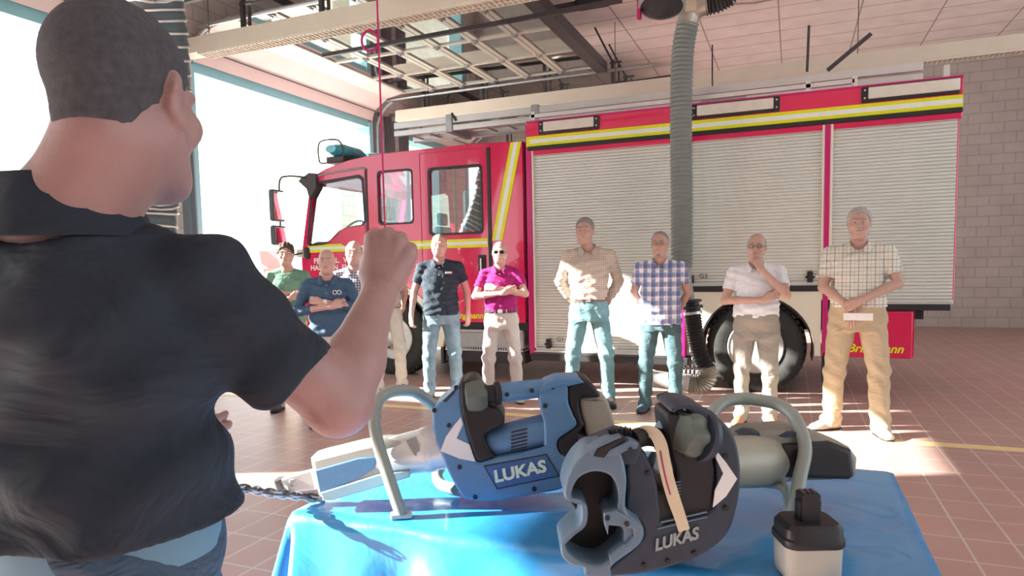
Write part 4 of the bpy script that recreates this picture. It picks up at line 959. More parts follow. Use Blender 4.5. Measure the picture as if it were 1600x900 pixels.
    for s in (-1, 1):
        S.cone(hip[s], knee[s], .095*q*fx, .070*q*leg, .025); S.cone(knee[s], ank[s]+Vector((0, 0, -.01)), .070*q*leg, .062*q*leg, .02)
        S.cone(ank[s]+Vector((0, 0, .02)), ank[s]+Vector((math.sin(ft[s])*.03, -math.cos(ft[s])*.03, -.015)), .060*q*leg, .055*q*leg, .02)
    am = P.get('tfolds', .0055)
    S.noise(lambda x, y, z: -am*np.sin(z*48+x*22+3*np.sin(x*13+y*11+ph))*np.clip(.25+np.exp(-((z-.49*q)/.10)**2)+np.exp(-((z-.14*q)/.09)**2)*1.3+np.exp(-((z-.84*q)/.05)**2)*.7, 0, 1.5)-am*.4*np.sin(x*60+z*15+ph))
    S.plane((0, 0, .028), (0, 0, -1)); S.plane((0, 0, min(1.03, hem+.06 if hem < 1.0 else 1.03)*q), (0, 0, 1))
    tr = S.build('trousers', tm, t)
    if hem >= .985 and P.get('belt') is not None:
        def ring(z, g): return [(( .158*fx+g)*q*math.copysign(abs(math.cos(a))**.85, math.cos(a)), .01*q+((.112*fx+g)*q+(belly*.35 if math.sin(a) < 0 else 0))*math.copysign(abs(math.sin(a))**.85, math.sin(a)), z*q) for a in [2*math.pi*i/36 for i in range(36)]]
        MB().loft([ring(.985, .018), ring(1.022, .018), ring(1.022, .010), ring(.985, .010)], closed=True, cap=False).build('belt', P['belt'], t, True)
        yb = .01*q-((.112*fx+.020)*q+belly*.35); MB().box((-.022, yb-.006, .985*q), (.022, yb+.004, 1.024*q)).build('buckle', SILV, t, bevel=.003)
        mb = None
        for a in (-2.3, -1.9, -1.2, -.85):
            x_, y_ = (.158*fx+.020)*q*math.cos(a), .01*q+((.112*fx+.020)*q+belly*.35)*math.sin(a); MB().box((x_-.006, y_-.004, .972*q), (x_+.006, y_+.004, 1.034*q)).build('belt_loop', tm, tr)
    # shoes
    for s in (-1, 1):
        a = ft[s]; f = Vector((math.sin(a), -math.cos(a), 0)); r_ = Vector((f.y*-1, f.x, 0)); A = Vector((ank[s].x, ank[s].y, 0)); M = np.array([[f.y*-1, f.x*-1, 0], [f.x, -f.y*1, 0], [0, 0, 1]])
        M = np.array([[r_.x, f.x, 0], [r_.y, f.y, 0], [0, 0, 1]], 'f')
        S = SDF(np.array(A)-np.array([.22, .24, .02]), np.array(A)+np.array([.22, .24, .16]), .0055, .05)
        S.ell(A-f*.035+Vector((0, 0, .045)), (.039*q, .05*q, .048*q), .03, 'u', M); S.ell(A+f*.04+Vector((0, 0, .045)), (.043*q, .09*q, .050*q), .03, 'u', M); S.ell(A+f*.125+Vector((0, 0, .030)), (.047*q, .075*q, .036*q), .03, 'u', M)
        S.plane((0, 0, .012), (0, 0, -1)); so = S.build('shoe', P['shoes'], t)
        S = SDF(np.array(A)-np.array([.22, .24, .02]), np.array(A)+np.array([.22, .24, .10]), .006, .05)
        S.ell(A-f*.035+Vector((0, 0, .02)), (.042*q, .053*q, .04*q), .02, 'u', M); S.ell(A+f*.04+Vector((0, 0, .02)), (.044*q, .09*q, .04*q), .02, 'u', M); S.ell(A+f*.125+Vector((0, 0, .02)), (.050*q, .078*q, .036*q), .02, 'u', M)
        S.plane((0, 0, .018), (0, 0, 1)); S.plane((0, 0, .0), (0, 0, -1)); S.build('sole', P.get('sole', BLK), so)
        for i in range(4):
            c_ = A+f*(.045+i*.022)+Vector((0, 0, .090-i*.010)); MB().tube([c_-r_*.022, c_+Vector((0, 0, .006)), c_+r_*.022], .0032, 6).build('lace', P.get('lace', WHITE), so)
    if P.get('watch'):
        s = P['watch']; d = (wr[s]-el[s]).normalized(); c_ = wr[s]-d*.035; MB().tube([c_-d*.009, c_+d*.009], .031*q, 16).build('watch_strap', SILV, t, True)
        n_ = Vector(P['hn'][s]).normalized(); MB().cyl(c_+n_*.026, c_+n_*.037, .017, n=14).build('watch_face', P.get('watchm', WHITE), t, True)
    t['_q'] = q
    return t
# ================================================================ the onlookers
DENIM = mat('denim_light', (.26, .42, .52), .85, 0, .30, 7, .25, 220, fold=.45, fscale=5); DENIM2 = mat('denim_dark_teal', (.085, .17, .20), .85, 0, .35, 7, .25, 220, fold=.45, fscale=5); DENIM3 = mat('denim_mid', (.19, .38, .42), .85, 0, .30, 7, .25, 220, fold=.45, fscale=5)
TROUW = mat('light_grey_chino', (.58, .52, .50), .85, 0, .06, 6, .15, 200, fold=.45, fscale=5); TROUG = mat('grey_flannel', (.28, .27, .24), .85, 0, .08, 6, .15, 200, fold=.45, fscale=5); KHAKI = mat('khaki_cotton', (.50, .40, .27), .85, 0, .08, 6, .15, 200, fold=.45, fscale=5); BEIGE = mat('beige_cotton', (.62, .57, .48), .85, 0, .06, 6, .15, 200, fold=.45, fscale=5)
NAVYP = mat('navy_pique', (.022, .04, .06), .85, 0, .1, 40, .15, 300, fold=.5, fscale=4.5); NAVYS = mat('navy_shirt_cloth', (.05, .11, .19), .8, 0, .1, 20, .1, 200, fold=.5, fscale=4.5); GREEN = mat('green_jersey', (.14, .30, .22), .88, 0, .08, 20, .1, 200, fold=.5, fscale=4.5); MAG = mat('magenta_pique', (.36, .008, .16), .85, 0, .06, 30, .15, 300, fold=.5, fscale=4.5); WHS = mat('white_shirt_cloth', (.74, .76, .80), .8, 0, .03, 10, .1, 200, fold=.5, fscale=4.5)
CHK1 = plaid('brown_mini_check', (.66, .60, .52), [(0, .018, .007, 0, (.25, .19, .15), .6), (2, .018, .007, 0, (.25, .19, .15), .6)])
CHK2 = plaid('blue_plaid', (.72, .74, .78), [(0, .075, .030, 0, (.10, .12, .33), .8), (2, .085, .034, 0, (.10, .12, .33), .7), (0, .075, .008, .045, (.12, .25, .45), .8), (2, .085, .008, .05, (.12, .25, .45), .8), (0, .075, .004, .012, (.8, .8, .85), .9), (2, .085, .004, .014, (.8, .8, .85), .9)])
CHK3 = plaid('cream_windowpane_check', (.70, .68, .60), [(0, .058, .007, 0, (.22, .24, .22), .8), (2, .058, .007, 0, (.22, .24, .22), .8), (0, .058, .005, .028, (.45, .42, .36), .7), (2, .058, .005, .028, (.45, .42, .36), .7)])
CHK4 = plaid('navy_white_check', (.70, .70, .74), [(0, .024, .009, 0, (.07, .08, .16), .85), (2, .024, .009, 0, (.07, .08, .16), .85)])
GH = mat('grey_hair', (.28, .27, .26), .8, 0, .3, 60, .4, 250); WHH = mat('silver_hair', (.45, .43, .39), .8, 0, .25, 60, .4, 250); BH = mat('brown_hair', (.06, .045, .035), .75, 0, .3, 60, .4, 250); SH = mat('sandy_stubble', (.38, .24, .16), .85, 0, .2, 60, .3, 250)
TAN = ('tan', (.50, .31, .25)); PNK = ('pink', (.58, .36, .31)); PALE = ('pale', (.64, .41, .33))
LEA = mat('brown_leather', (.24, .10, .05), .5, 0, .15, 20); LEAT = mat('tan_leather', (.42, .22, .12), .5, 0, .15, 20); BLEA = mat('black_leather', (.02, .02, .022), .4, 0, .15, 20); SNK = mat('beige_trainer', (.52, .46, .36), .7, 0, .1, 20); NVB = mat('navy_trainer', (.05, .08, .12), .6, 0, .15, 20)
CLEAR = glassmat('spectacle_lens', (.95, .97, .97), .05); SUNG = mat('dark_lens', (.01, .01, .012), .08, 0, 0, 10); WIRE = mat('thin_metal_frame', (.25, .22, .20), .3, .7)
CAMF = (-.1, -1.2)
def cross(dz=0, w=.27):                              # arms folded over the chest
    return dict(el={-1: (-w, -.085, 1.150+dz), 1: (w, -.085, 1.165+dz)}, wr={-1: (.045, -.205, 1.185+dz), 1: (-.045, -.180, 1.235+dz)}, hd=0,
                hdir={-1: (.9, .12, .30), 1: (-.9, .25, .15)}, hn={-1: (.1, -1, .1), 1: (0, -1, .35)}, hs={-1: 1, 1: -1}, curl={-1: .5, 1: .9})
def behind(w=.27): return dict(el={-1: (-w, .09, 1.165), 1: (w, .09, 1.165)}, wr={-1: (-.165, .17, .96), 1: (.165, .17, .96)}, hd=0, hdir={-1: (.8, .3, -.5), 1: (-.8, .3, -.5)}, hn={-1: (.3, 1, 0), 1: (-.3, 1, 0)}, hs={-1: 1, 1: -1})
def down(w=.255): return dict(el={-1: (-w-.01, .02, 1.15), 1: (w+.01, .03, 1.15)}, wr={-1: (-w-.04, -.05, .91), 1: (w+.015, -.02, .91)}, hd=0, hdir={-1: (-.02, -.12, -1), 1: (.0, -.1, -1)}, hn={-1: (-.8, -.6, 0), 1: (.8, -.6, 0)}, hs={-1: -1, 1: 1}, curl={-1: .8, 1: .8})
def ppl(label, px_, py_, headtop, P, Y=None, turn=0.0):
    g = at(px_, py_, 'Z', 0); s = FOC/((g-CC).dot(CF)); hy = at(px_, headtop, 'D', (g-CC).dot(CF)).z
    P['turn'] = turn; return person(label, (g.x, g.y), CAMF, hy, P), g, hy
ppl('young man with dark hair in a green t-shirt, arms folded, farthest left of the onlookers', 458, 640, 380, dict(cross(), shirt=GREEN, collar=False, trousers=BEIGE, shoes=BLEA, skin=TAN, hair=('fringe', .014, BH), browm=BH, hem=.90, seed=1, sw=1.0, hfat=.95))
p2, g2, h2 = ppl('bald man in a navy long-sleeved shirt with white chest emblem and wristwatch, arms folded', 521, 664, 390, dict(cross(.01, .29), shirt=NAVYS, trousers=TROUW, shoes=BLEA, skin=PNK, browm=SH, hem=.90, sleeve=1.35, seed=2, sw=1.1, fat=1.1, watch=1, hfat=1.05))
ppl('grey-haired man in a small navy and white check shirt, half hidden behind the raised forearm', 563, 650, 377, dict(behind(.24), shirt=CHK4, trousers=BEIGE, shoes=SNK, skin=PNK, hair=('sides', .006, GH), browm=GH, hem=1.0, belt=LEA, seed=3))
ppl('man in beige trousers beside the front wheel, head and chest hidden behind the raised fist', 610, 612, 378, dict(behind(.20), shirt=CHK1, trousers=BEIGE, shoes=BLEA, skin=TAN, hair=('full', .008, GH), browm=GH, hem=1.0, belt=LEA, seed=4, sw=.85, fat=.9))
p6, g6, h6 = ppl('man in a dark navy polo shirt and light blue jeans, arms hanging at his sides', 693, 622, 367, dict(down(.27), shirt=NAVYP, trousers=DENIM, shoes=SNK, skin=PNK, hair=('receded', .004, SH), browm=SH, hem=.90, placket='polo', seed=5, sw=1.12, fat=1.08, hfat=1.08, stance=.12))
ppl('bald man in a magenta polo shirt, dark sunglasses and light grey trousers, arms folded', 786, 628, 378, dict(cross(.02), shirt=MAG, trousers=TROUW, shoes=SNK, skin=PNK, browm=SH, hem=1.0, belt=BLEA, placket='polo', seed=6, glasses=(BLK, SUNG, .016), stance=.14, fat=1.02))
ppl('tall grey-haired man in a brown mini-check shirt and blue jeans, hands behind his back', 922, 634, 342, dict(behind(.27), shirt=CHK1, trousers=DENIM3, shoes=BLEA, skin=TAN, hair=('full', .010, GH), browm=GH, hem=1.0, belt=LEA, sleeve=1.75, seed=7, sw=1.12, fat=1.0, hyaw=-.15, hx=-.03, stance=.16, hfat=.97))
ppl('grey-bearded man with glasses in a blue and white plaid shirt and dark jeans', 1032, 643, 363, dict(behind(.255), shirt=CHK2, trousers=DENIM2, shoes=NVB, skin=TAN, hair=('receded', .006, GH), browm=GH, goatee=GH, hem=.86, seed=8, glasses=(WIRE, CLEAR, .015), sw=1.08, fat=1.12, belly=.03, stance=.12, hyaw=-.15))
chin = dict(el={-1: (-.27, -.07, 1.15), 1: (.25, -.15, 1.20)}, wr={-1: (.06, -.215, 1.165), 1: (.045, -.17, 1.43)}, hd=0, hdir={-1: (.85, .10, .35), 1: (-.45, .0, .9)}, hn={-1: (.1, -1, .2), 1: (.5, -.9, .2)}, hs={-1: 1, 1: -1}, curl={-1: .5, 1: 1.3})
ppl('man in a white short-sleeved shirt and dark-rimmed glasses, holding his chin', 1180, 664, 366, dict(chin, shirt=WHS, trousers=TROUG, shoes=LEAT, skin=TAN, hair=('sides', .008, WHH), browm=GH, hem=1.0, belt=LEAT, seed=9, glasses=(BLK, CLEAR, .013), sw=1.12, fat=1.12, belly=.05, stance=.08, hyaw=-.1, hroll=.03))
clasp = dict(el={-1: (-.245, -.06, 1.14), 1: (.27, -.06, 1.17)}, wr={-1: (-.045, -.185, 1.00), 1: (.02, -.235, 1.05)}, hd=0, hdir={-1: (.12, -.05, -.95), 1: (-.85, .0, -.45)}, hn={-1: (0, -1, .1), 1: (.0, -1, .35)}, hs={-1: -1, 1: -1}, curl={-1: .35, 1: .9})
p11, g11, h11 = ppl('tall grey-haired man with moustache in a cream check shirt and khaki trousers', 1336, 674, 327, dict(clasp, shirt=CHK3, trousers=KHAKI, shoes=SNK, skin=TAN, hair=('full', .011, WHH), browm=GH, moustache=WHH, hem=.99, belt=BLEA, sleeve=.72, seed=10, sw=1.15, fat=1.15, belly=.02, stance=.16, toe={-1: -.9, 1: .35}, step={-1: -.02, 1: -.12}, leg=1.12))
# chest badges
def badge(p, g, H, x, z, w2, h2, m, yy=-.135):
    q = H/1.75; MB().box((x*q-w2, yy*q, z*q-h2), (x*q+w2, yy*q+.006, z*q+h2)).build('chest_badge', m, p, bevel=.002)
badge(p6, g6, h6, .10, 1.345, .035, .010, WHITE, -.128)
ring = MB()
for cx_ in (-.02, .02): ring.tube([((.10+cx_)*h2/1.75+.017*math.cos(a), -.132*h2/1.75, 1.33*h2/1.75+.017*math.sin(a)) for a in [2*math.pi*i/12 for i in range(12)]], .004, 6, True)
ring.build('chest_emblem', WHITE, p2)
# paper held by the last man
q = h11/1.75
pp = MB().box((-.035, -.004, -.028), (.17, 0.0, .028)).build('folded_paper', mat('white_paper', (.82, .82, .80), .7)); tag(pp, 'white folded sheet held at the belt by the man in the cream check shirt', 'paper')
pp.matrix_world = p11.matrix_basis @ Matrix.Translation((-.06*q, -.222*q, .925*q))
# ================================================================ the man in the foreground, seen from behind, right fist raised
FM = thing('person', 'man seen from behind in a dark polo shirt, right fist raised, beside the table', 'person', (0, 0, 0), 0)
g = at(158, 830, 'D', .96); GX = Vector((g.x, g.y, 0)); FM.location = GX
ch = (F0*math.cos(rad(22))+R0*math.sin(rad(22))); lf = U0.cross(ch); MT = Matrix(((lf.x, -ch.x, 0), (lf.y, -ch.y, 0), (lf.z, -ch.z, 1))); MTn = np.array(MT)
wv = lambda x, y, z: GX+MT@Vector((x, y, z))
sh_r = at(322, 446, 'D', .94); el_r = at(530, 628, 'D', 1.07); wr_r = at(596, 447, 'D', 1.20)
sh_l = wv(.175, 0, 1.39); el_l = wv(.27, -.05, 1.14); wr_l = at(225, 690, 'D', 1.18)
TOR = [(.80, .155, .115, 0, .01), (.92, .170, .122, 0, .01), (1.03, .158, .112, 0, 0), (1.15, .160, .112, 0, 0), (1.27, .178, .120, 0, 0), (1.33, .172, .118, 0, .005), (1.395, .140, .098, 0, .012), (1.445, .095, .075, 0, .02), (1.52, .066, .060, 0, .02)]
lo = np.array([GX.x-.45, GX.y-.5, 0]); hi = np.array([GX.x+.80, GX.y+.80, 1.80])
S = SDF(lo, hi, .0055, .05)
S.loft([(z, a-.014, b-.014, c, d) for z, a, b, c, d in TOR], .03, org=GX, M=MTn)
for sh, el, wr in ((sh_r, el_r, wr_r), (sh_l, el_l, wr_l)):
    S.cone(wv(0, .01, 1.42), sh, .05, .050, .03); S.cone(sh, el, .055, .052, .02); m_ = el.lerp(wr, .33)
    S.cone(el, m_, .046, .048, .02); S.cone(m_, wr, .048, .0265, .02)
S.ell(el_r+(el_r-wr_r).normalized()*.012+(F0*-.004), (.034, .034, .030), .03)
for s in (-1, 1):
    hp_, kn, an = wv(s*.09, .01, .90), wv(s*.12, -.02, .49), wv(s*.13, .03, .085)
    S.cone(hp_, kn, .084, .053, .03); S.cone(kn, an, .053, .036, .02); S.cone(an, an-MT@Vector((0, .14, .045)), .034, .028, .02)
hand_sdf(S, wr_l, R0*.9+F0*.2, -F0, 1.0, .8, 1)
# raised fist: back of the hand towards the viewer
hd_ = (CU*.96+CR*.20+F0*.10).normalized(); hn_ = -F0+CR*.10; hn_ = (hn_-hd_*hn_.dot(hd_)).normalized(); ht_ = -hn_.cross(hd_)      # ht_ points to the right (little finger side)
SF = 1.0
S.cone(wr_r-hd_*.03, wr_r+hd_*.02, .0265, .029, .02, sq=(hn_, .82))
kn_ = []
for i, (u_, up) in enumerate(((-.034, .082), (-.012, .090), (.012, .086), (.034, .072))):
    k_ = wr_r+hd_*up*SF+ht_*(u_)*SF-hn_*(.004 if i in (0, 3) else 0); kn_.append(k_)
    S.cone(wr_r+hd_*.015+ht_*u_*.5, k_-hd_*.004, .021, .0150, .013)
    S.ell(k_+hn_*.004, (.0125, .0125, .0125), .006)                     # knuckle
    S.cone(wr_r+hd_*.02+ht_*u_*.35+hn_*.017, k_+hn_*.010, .0045, .0048, .010)   # tendon
    p = k_; r = .0125 if i < 3 else .0112
    for L_, a in ((.044, 1.25), (.027, 2.55), (.020, 3.6)):
        q = hd_*math.cos(a)-hn_*math.sin(a); p2 = p+q*L_; S.cone(p, p2, r, r*.93, .004); p = p2; r *= .95
    
tb = wr_r+hd_*.020-ht_*.026-hn_*.012; t1 = tb+(hd_*.75-ht_*.30-hn_*.6)*.040; t2 = t1+(hd_*.35+ht_*.35-hn_*.75)*.034; t3 = t2+(ht_*.9-hn_*.25)*.026
S.cone(tb, t1, .019, .0145, .015); S.cone(t1, t2, .0140, .0120, .005); S.cone(t2, t3, .0118, .0095, .004)
S.cone(wr_r+hd_*.03+ht_*.022-hn_*.012, wr_r+hd_*.065+ht_*.030-hn_*.014, .019, .017, .015)  # heel of the hand
hc = at(194, 158, 'D', .90); fd = F0*math.cos(rad(3))+R0*math.sin(rad(3)); fl = U0.cross(fd)
MH = Matrix(((fl.x, -fd.x, 0), (fl.y, -fd.y, 0), (fl.z, -fd.z, 1))) @ Matrix.Rotation(rad(4), 3, 'X')
W = head_sdf(S, hc, 1.0, MH, neck=wv(0, .02, 1.44))
S.cone(W(0, .040, -.05), wv(0, .035, 1.44), .050, .062, .04)
# ear detail
S.cone(W(-.082, .020, .022), W(-.086, .030, .005), .007, .006, .004); S.cone(W(-.082, .012, -.030), W(-.080, .004, -.036), .008, .007, .006)
FSK = skin('shaded', (.34, .205, .195))  # shade on the foreground man is put into this darker skin
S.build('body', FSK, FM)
for s in (-1, 1):
    MB().ball(W(s*.031, -.0865, .004), .0102, 10).build('eye', EYEW, FM, True)
G = SDF(np.array(hc)-.15, np.array(hc)+.15, .0035, .03)
G.ell(W(0, .014, .035), np.array((.0785, .0985, .0885))*1.0, 0, 'u', np.array(MH)); G.ell(W(0, .045, -.035), np.array((.056, .054, .055))*1.0, .02, 'u', np.array(MH))
def cut(p, n): G.plane(W(*p), MH@Vector(n))
cut((0, -.060, .075), (0, -.85, -.5)); cut((0, .0, -.062), (0, .15, -1))
for s in (-1, 1): G.ell(W(s*.085, -.030, -.030), np.array((.04, .056, .052))*1.0, 0, 's', np.array(MH))
G.noise(lambda x, y, z: .0006*np.sin(x*500+z*300)*np.sin(z*420+y*280))
G.build('hair', mat('short_hair_blue_ambient', (.075, .078, .09), .9, 0, .3, 90, .5, 400), FM)  # brown hair with the blue-grey ambient light put into its colour
# polo shirt
POLO = mat('black_navy_pique', (.011, .020, .034), .85, 0, .12, 60, fold=.6, fscale=4)
S = SDF(np.array([lo[0], lo[1], .85]), np.array([hi[0], hi[1], 1.60]), .0055, .05)
S.loft([(z, a+.016+(.008 if z < 1.2 else 0), b+.014+(.010 if z < 1.2 else 0), c, d) for z, a, b, c, d in TOR[:-1]], .03, org=GX, M=MTn)
for sh, el in ((sh_r, el_r), (sh_l, el_l)):
    S.cone(wv(0, .01, 1.425), sh, .060, .064, .03); d = el-sh; e_ = sh+d*.64
    if sh is sh_r: e_ = at(458, 592, 'D', 1.015); d = CR*.60-CU*.79+F0*.25
    S.cone(sh, e_+d.normalized()*.02, .064, .074, .03); S.flatcut(e_, d, .115)
S.ell(wv(-.10, 0, 1.10), (.10, .13, .09), .04)
S.noise(lambda x, y, z: -.011*np.sin(((x-GX.x)*18+(z)*24)+1.5*np.sin(z*13+x*6))*np.clip((1.36-z)*5, .06, 1)-.005*np.sin(z*60+x*30+2*np.sin(x*20))*np.clip((1.30-z)*5, .0, 1)-.004*np.sin(x*40-z*50+y*20))
S.plane((0, 0, 1.065), (0, 0, -1)); shirt = S.build('shirt', POLO, FM)
# collar
q_ = []
for i in range(15):
    a = math.pi*(.5+2*(i/14-.5)*.88); ca, sa = math.cos(a), math.sin(a)
    q_.append([wv(.074*ca, .022+.070*sa, 1.525+.004*sa), wv(.108*ca, .022+.100*sa, 1.448), wv(.116*ca, .022+.108*sa, 1.449), wv(.082*ca, .022+.078*sa, 1.529)])
MB().loft(q_).build('collar', POLO, shirt, True)
# trousers, belt, shoes
JN = mat('dark_jeans', (.045, .085, .14), .85, 0, .25, 12, fold=.6)
S = SDF(np.array([lo[0], lo[1], 0]), np.array([hi[0]-.3, hi[1]-.3, 1.09]), .0065, .05)
S.loft([(z, a+.008, b+.008, c, d) for z, a, b, c, d in ((.80, .158, .120, 0, .01), (.92, .172, .125, 0, .01), (1.085, .160, .115, 0, 0))], .03, org=GX, M=MTn)
for s in (-1, 1):
    hp_, kn, an = wv(s*.09, .01, .90), wv(s*.12, -.02, .49), wv(s*.13, .03, .085); S.cone(hp_, kn, .098, .072, .025); S.cone(kn, an, .072, .062, .02)
S.noise(lambda x, y, z: -.005*np.sin(z*48+x*30)); S.plane((0, 0, .03), (0, 0, -1)); S.build('trousers', JN, FM)
rg = lambda z, k: [wv((.158+k)*math.cos(a), (.113+k)*math.sin(a), z) for a in [2*math.pi*i/40 for i in range(40)]]
MB().loft([rg(1.025, .022), rg(1.062, .022), rg(1.062, .008), rg(1.025, .008)], closed=True, cap=False).build('belt', mat('blue_webbing_belt', (.12, .24, .34), .7), FM, True)
for s in (-1, 1):
    A = wv(s*.13, .03, 0); S = SDF(np.array(A)-np.array([.24, .24, .02]), np.array(A)+np.array([.24, .24, .16]), .006, .05)
    for y_, r_ in ((.035, (.039, .05, .048)), (-.04, (.043, .09, .05)), (-.125, (.047, .075, .036))): S.ell(A+MT@Vector((0, y_, .04)), r_, .03, 'u', MTn)
    S.plane((0, 0, 0), (0, 0, -1)); S.build('shoe', BLEA, FM)
# ================================================================ table with blue plastic cloth
BLUEC = mat('blue_plastic_sheet', (.03, .27, .62), .32, 0, .06, 4, coat=.5)
nt = BLUEC.node_tree; _b = nt.nodes['Principled BSDF']; _tc = nt.nodes['Texture Coordinate']; _n = nt.nodes.new('ShaderNodeTexNoise'); _n.inputs['Scale'].default_value = 5; _n.inputs['Distortion'].default_value = 1.2; _n.inputs['Detail'].default_value = 3
_p = nt.nodes.new('ShaderNodeBump'); _p.inputs['Strength'].default_value = .35; _p.inputs['Distance'].default_value = .02
nt.links.new(_tc.outputs['Object'], _n.inputs['Vector']); nt.links.new(_n.outputs['Fac'], _p.inputs['Height']); nt.links.new(_p.outputs['Normal'], _b.inputs['Normal'])
TZ = .75
ex = Vector((1, 0, 0)); ey = Vector((0, 1, 0)); TW = 1.52; TDp = .88       # ey points away from the viewer
FLc = Vector((-1.24, 1.435, TZ))
tb_ = thing('folding_table', 'long table wholly covered by a blue plastic sheet, carrying the rescue tools', 'table', FLc+ex*TW/2+ey*TDp/2-U0*TZ)
MT2 = Matrix(((ex.x, ey.x, 0, FLc.x), (ex.y, ey.y, 0, FLc.y), (0, 0, 1, 0), (0, 0, 0, 1)))
MB().box((.01, .01, TZ-.035), (TW-.01, TDp-.01, TZ-.004), MT2).build('tabletop', mat('grey_laminate', (.4, .4, .4), .5), tb_, bevel=.005)
for x_ in (.08, TW-.08):
    for y_ in (.08, TDp-.08): MB().cyl(MT2@Vector((x_, y_, 0)), MT2@Vector((x_, y_, TZ-.03)), .016).build('leg', STEEL, tb_, True)
# cloth: a grid that bends over the edges into a folded skirt
def cloth():
    nx, ny = 150, 110; ov = .62; vs_ = []; 
    def off(u, W_):                                    # u runs from -ov to W_+ov
        if u < 0: return 0.0, -u, -1
        if u > W_: return W_, u-W_, 1
        return u, 0.0, 0
    for j in range(ny+1):
        v = -ov+(TDp+2*ov)*j/ny
        for i in range(nx+1):
            u = -ov+(TW+2*ov)*i/nx
            x, dx, sx = off(u, TW); y, dy, sy = off(v, TDp)
            d = math.hypot(dx, dy) if dx and dy else max(dx, dy)
            r = .018
            if d == 0: z = TZ+.001+.0022*math.sin(x*17+y*9)*math.sin(y*21-x*5)*min(1, 8*min(x, TW-x, y, TDp-y)); vs_.append((x, y, z)); continue
            a = min(d/r, math.pi/2); out = r*math.sin(a); drop = r*(1-math.cos(a))+max(0, d-r*math.pi/2)
            fl = .05*drop
            if dx and dy:
                th = math.atan2(dy, dx); fold = .5+.5*math.cos(2*(th-math.pi/4)*2)    # corner: the sheet gathers into a pointed fold
                o = out+fl+drop*.25*(.5-.5*math.cos(4*th))*1.0; px_, py_ = x+sx*math.cos(th)*o, y+sy*math.sin(th)*o
                drop = min(drop, ov*1.02)*(1-.05*math.sin(2*th))
            else:
                s_ = u if dy else v
                o = out+fl+(.030*math.sin(s_*12+1)+.018*math.sin(s_*27+2))*min(1, drop*4)
                px_, py_ = x+(sx*o if dx else 0), y+(sy*o if dy else 0)
            vs_.append((px_, py_, TZ+.001-drop))
    fs_ = [(j*(nx+1)+i, j*(nx+1)+i+1, (j+1)*(nx+1)+i+1, (j+1)*(nx+1)+i) for j in range(ny) for i in range(nx)]
    return MB().add([MT2@Vector(v) for v in vs_], fs_).build('plastic_tablecloth', BLUEC)
o = cloth(); o.data.polygons.foreach_set('use_smooth', [True]*len(o.data.polygons)); md = o.modifiers.new('t', 'SOLIDIFY'); md.thickness = .0012; md.offset = -1
recenter(tag(o, 'glossy blue plastic sheet draped over the table under the rescue tools', 'tablecloth'))
# ================================================================ rescue tools
TB = mat('tool_blue_casing', (.10, .24, .44), .42, .05, .06, 30, .10, 400); TBD = mat('tool_shaded_casing', (.028, .042, .068), .5, .05, .12, 30, .12, 400); TBR = mat('tool_rim_casing', (.13, .20, .28), .45, .05, .06, 30)  # dark and rim casings: the right tool's shade put into the blue
TK = mat('tool_black_rubber', (.012, .012, .016), .55, 0, .2, 40); TWH = mat('tool_white_decal', (.75, .78, .80), .35); TCY = mat('tool_cylinder_paint', (.50, .52, .50), .35, .15, .06, 12); TGR = mat('grey_tube_paint', (.27, .32, .30), .4, .1, .08, 20)
BAT = mat('battery_grey_beige', (.36, .34, .28), .6, 0, .12, 14); KNB = mat('knob_olive', (.10, .125, .11), .5, 0, .1, 20); MGN = mat('magenta_latch', (.38, .02, .16), .4); PTAG = mat('buff_paper_tag', (.68, .62, .46), .7, 0, .05, 30)
def zpts(zx, zy, sc, pts): return [(zx+x/sc, zy+y/sc) for x, y in pts]
def pbasis(d):
    """plate basis whose plane coordinates are photo pixels at camera depth d"""
    k = d/FOC; return (CC+CF*d-CR*(800*k)+CU*(500*k), CR*k, -CU*k, F0)
def pp_(name, pts, d, th, m, parent, bevel=.006, holes=(), smooth=False):
    """outline traced at its own distance d (metres) with real thickness th"""
    k = d/FOC; org, ux, uy, uz = pbasis(d); cx = sum(p[0] for p in pts)/len(pts); cy = sum(p[1] for p in pts)/len(pts)
    o2 = org+ux*cx+uy*cy; loops = [[((x-cx)*k, (y-cy)*k) for x, y in lp] for lp in [pts]+list(holes)]
    return plate(name, loops, (o2, CR, -CU, F0), th, m, parent, bevel, smooth)
A = lambda x, y, d: at(x, y, 'D', d)
# ---------------- spreader on the left
Z = lambda pts: zpts(660, 580, 4.09, pts)
D1 = 1.79
t1 = thing('rescue_cutter', 'blue battery rescue tool with white decal lettering and silver nose, behind on the left', 'rescue tool', at(740, 783, 'Z', TZ))
lower = Z([(238, 92), (160, 160), (75, 235), (62, 310), (80, 440), (130, 560), (165, 650), (250, 800), (300, 825), (350, 832), (480, 832), (700, 792), (900, 750), (930, 640), (925, 560), (875, 520), (870, 440), (985, 352), (965, 280), (935, 200), (930, 100), (905, 72), (860, 70), (770, 110), (745, 150), (755, 260), (775, 335), (778, 480), (765, 500), (450, 560), (350, 575), (300, 450), (255, 260)])
pp_('casing', lower, D1, .15, TB, t1, .008, (), True)
pp_('guard_frame', Z([(236, 92), (262, 68), (300, 55), (340, 62), (380, 120), (420, 215), (480, 240), (525, 330), (430, 390), (400, 430), (440, 520), (462, 548), (350, 577), (298, 450), (250, 260)]), D1-.003, .145, TK, t1, .010, (), True)
a, b = Z([(415, 462), (785, 375)]); MB().lathe(A(*a, D1+.05), A(*b, D1+.05)-A(*a, D1+.05), [(-.012, .0), (-.010, .020), (.0, .034), (.015, .041), (.09, .044), (.20, .044)]).build('motor_housing', TB, t1, True)
vent = MB(); c0_ = A(*a, D1+.05); ax1 = (A(*b, D1+.05)-c0_).normalized(); dn1 = ax1.cross(F0).normalized()
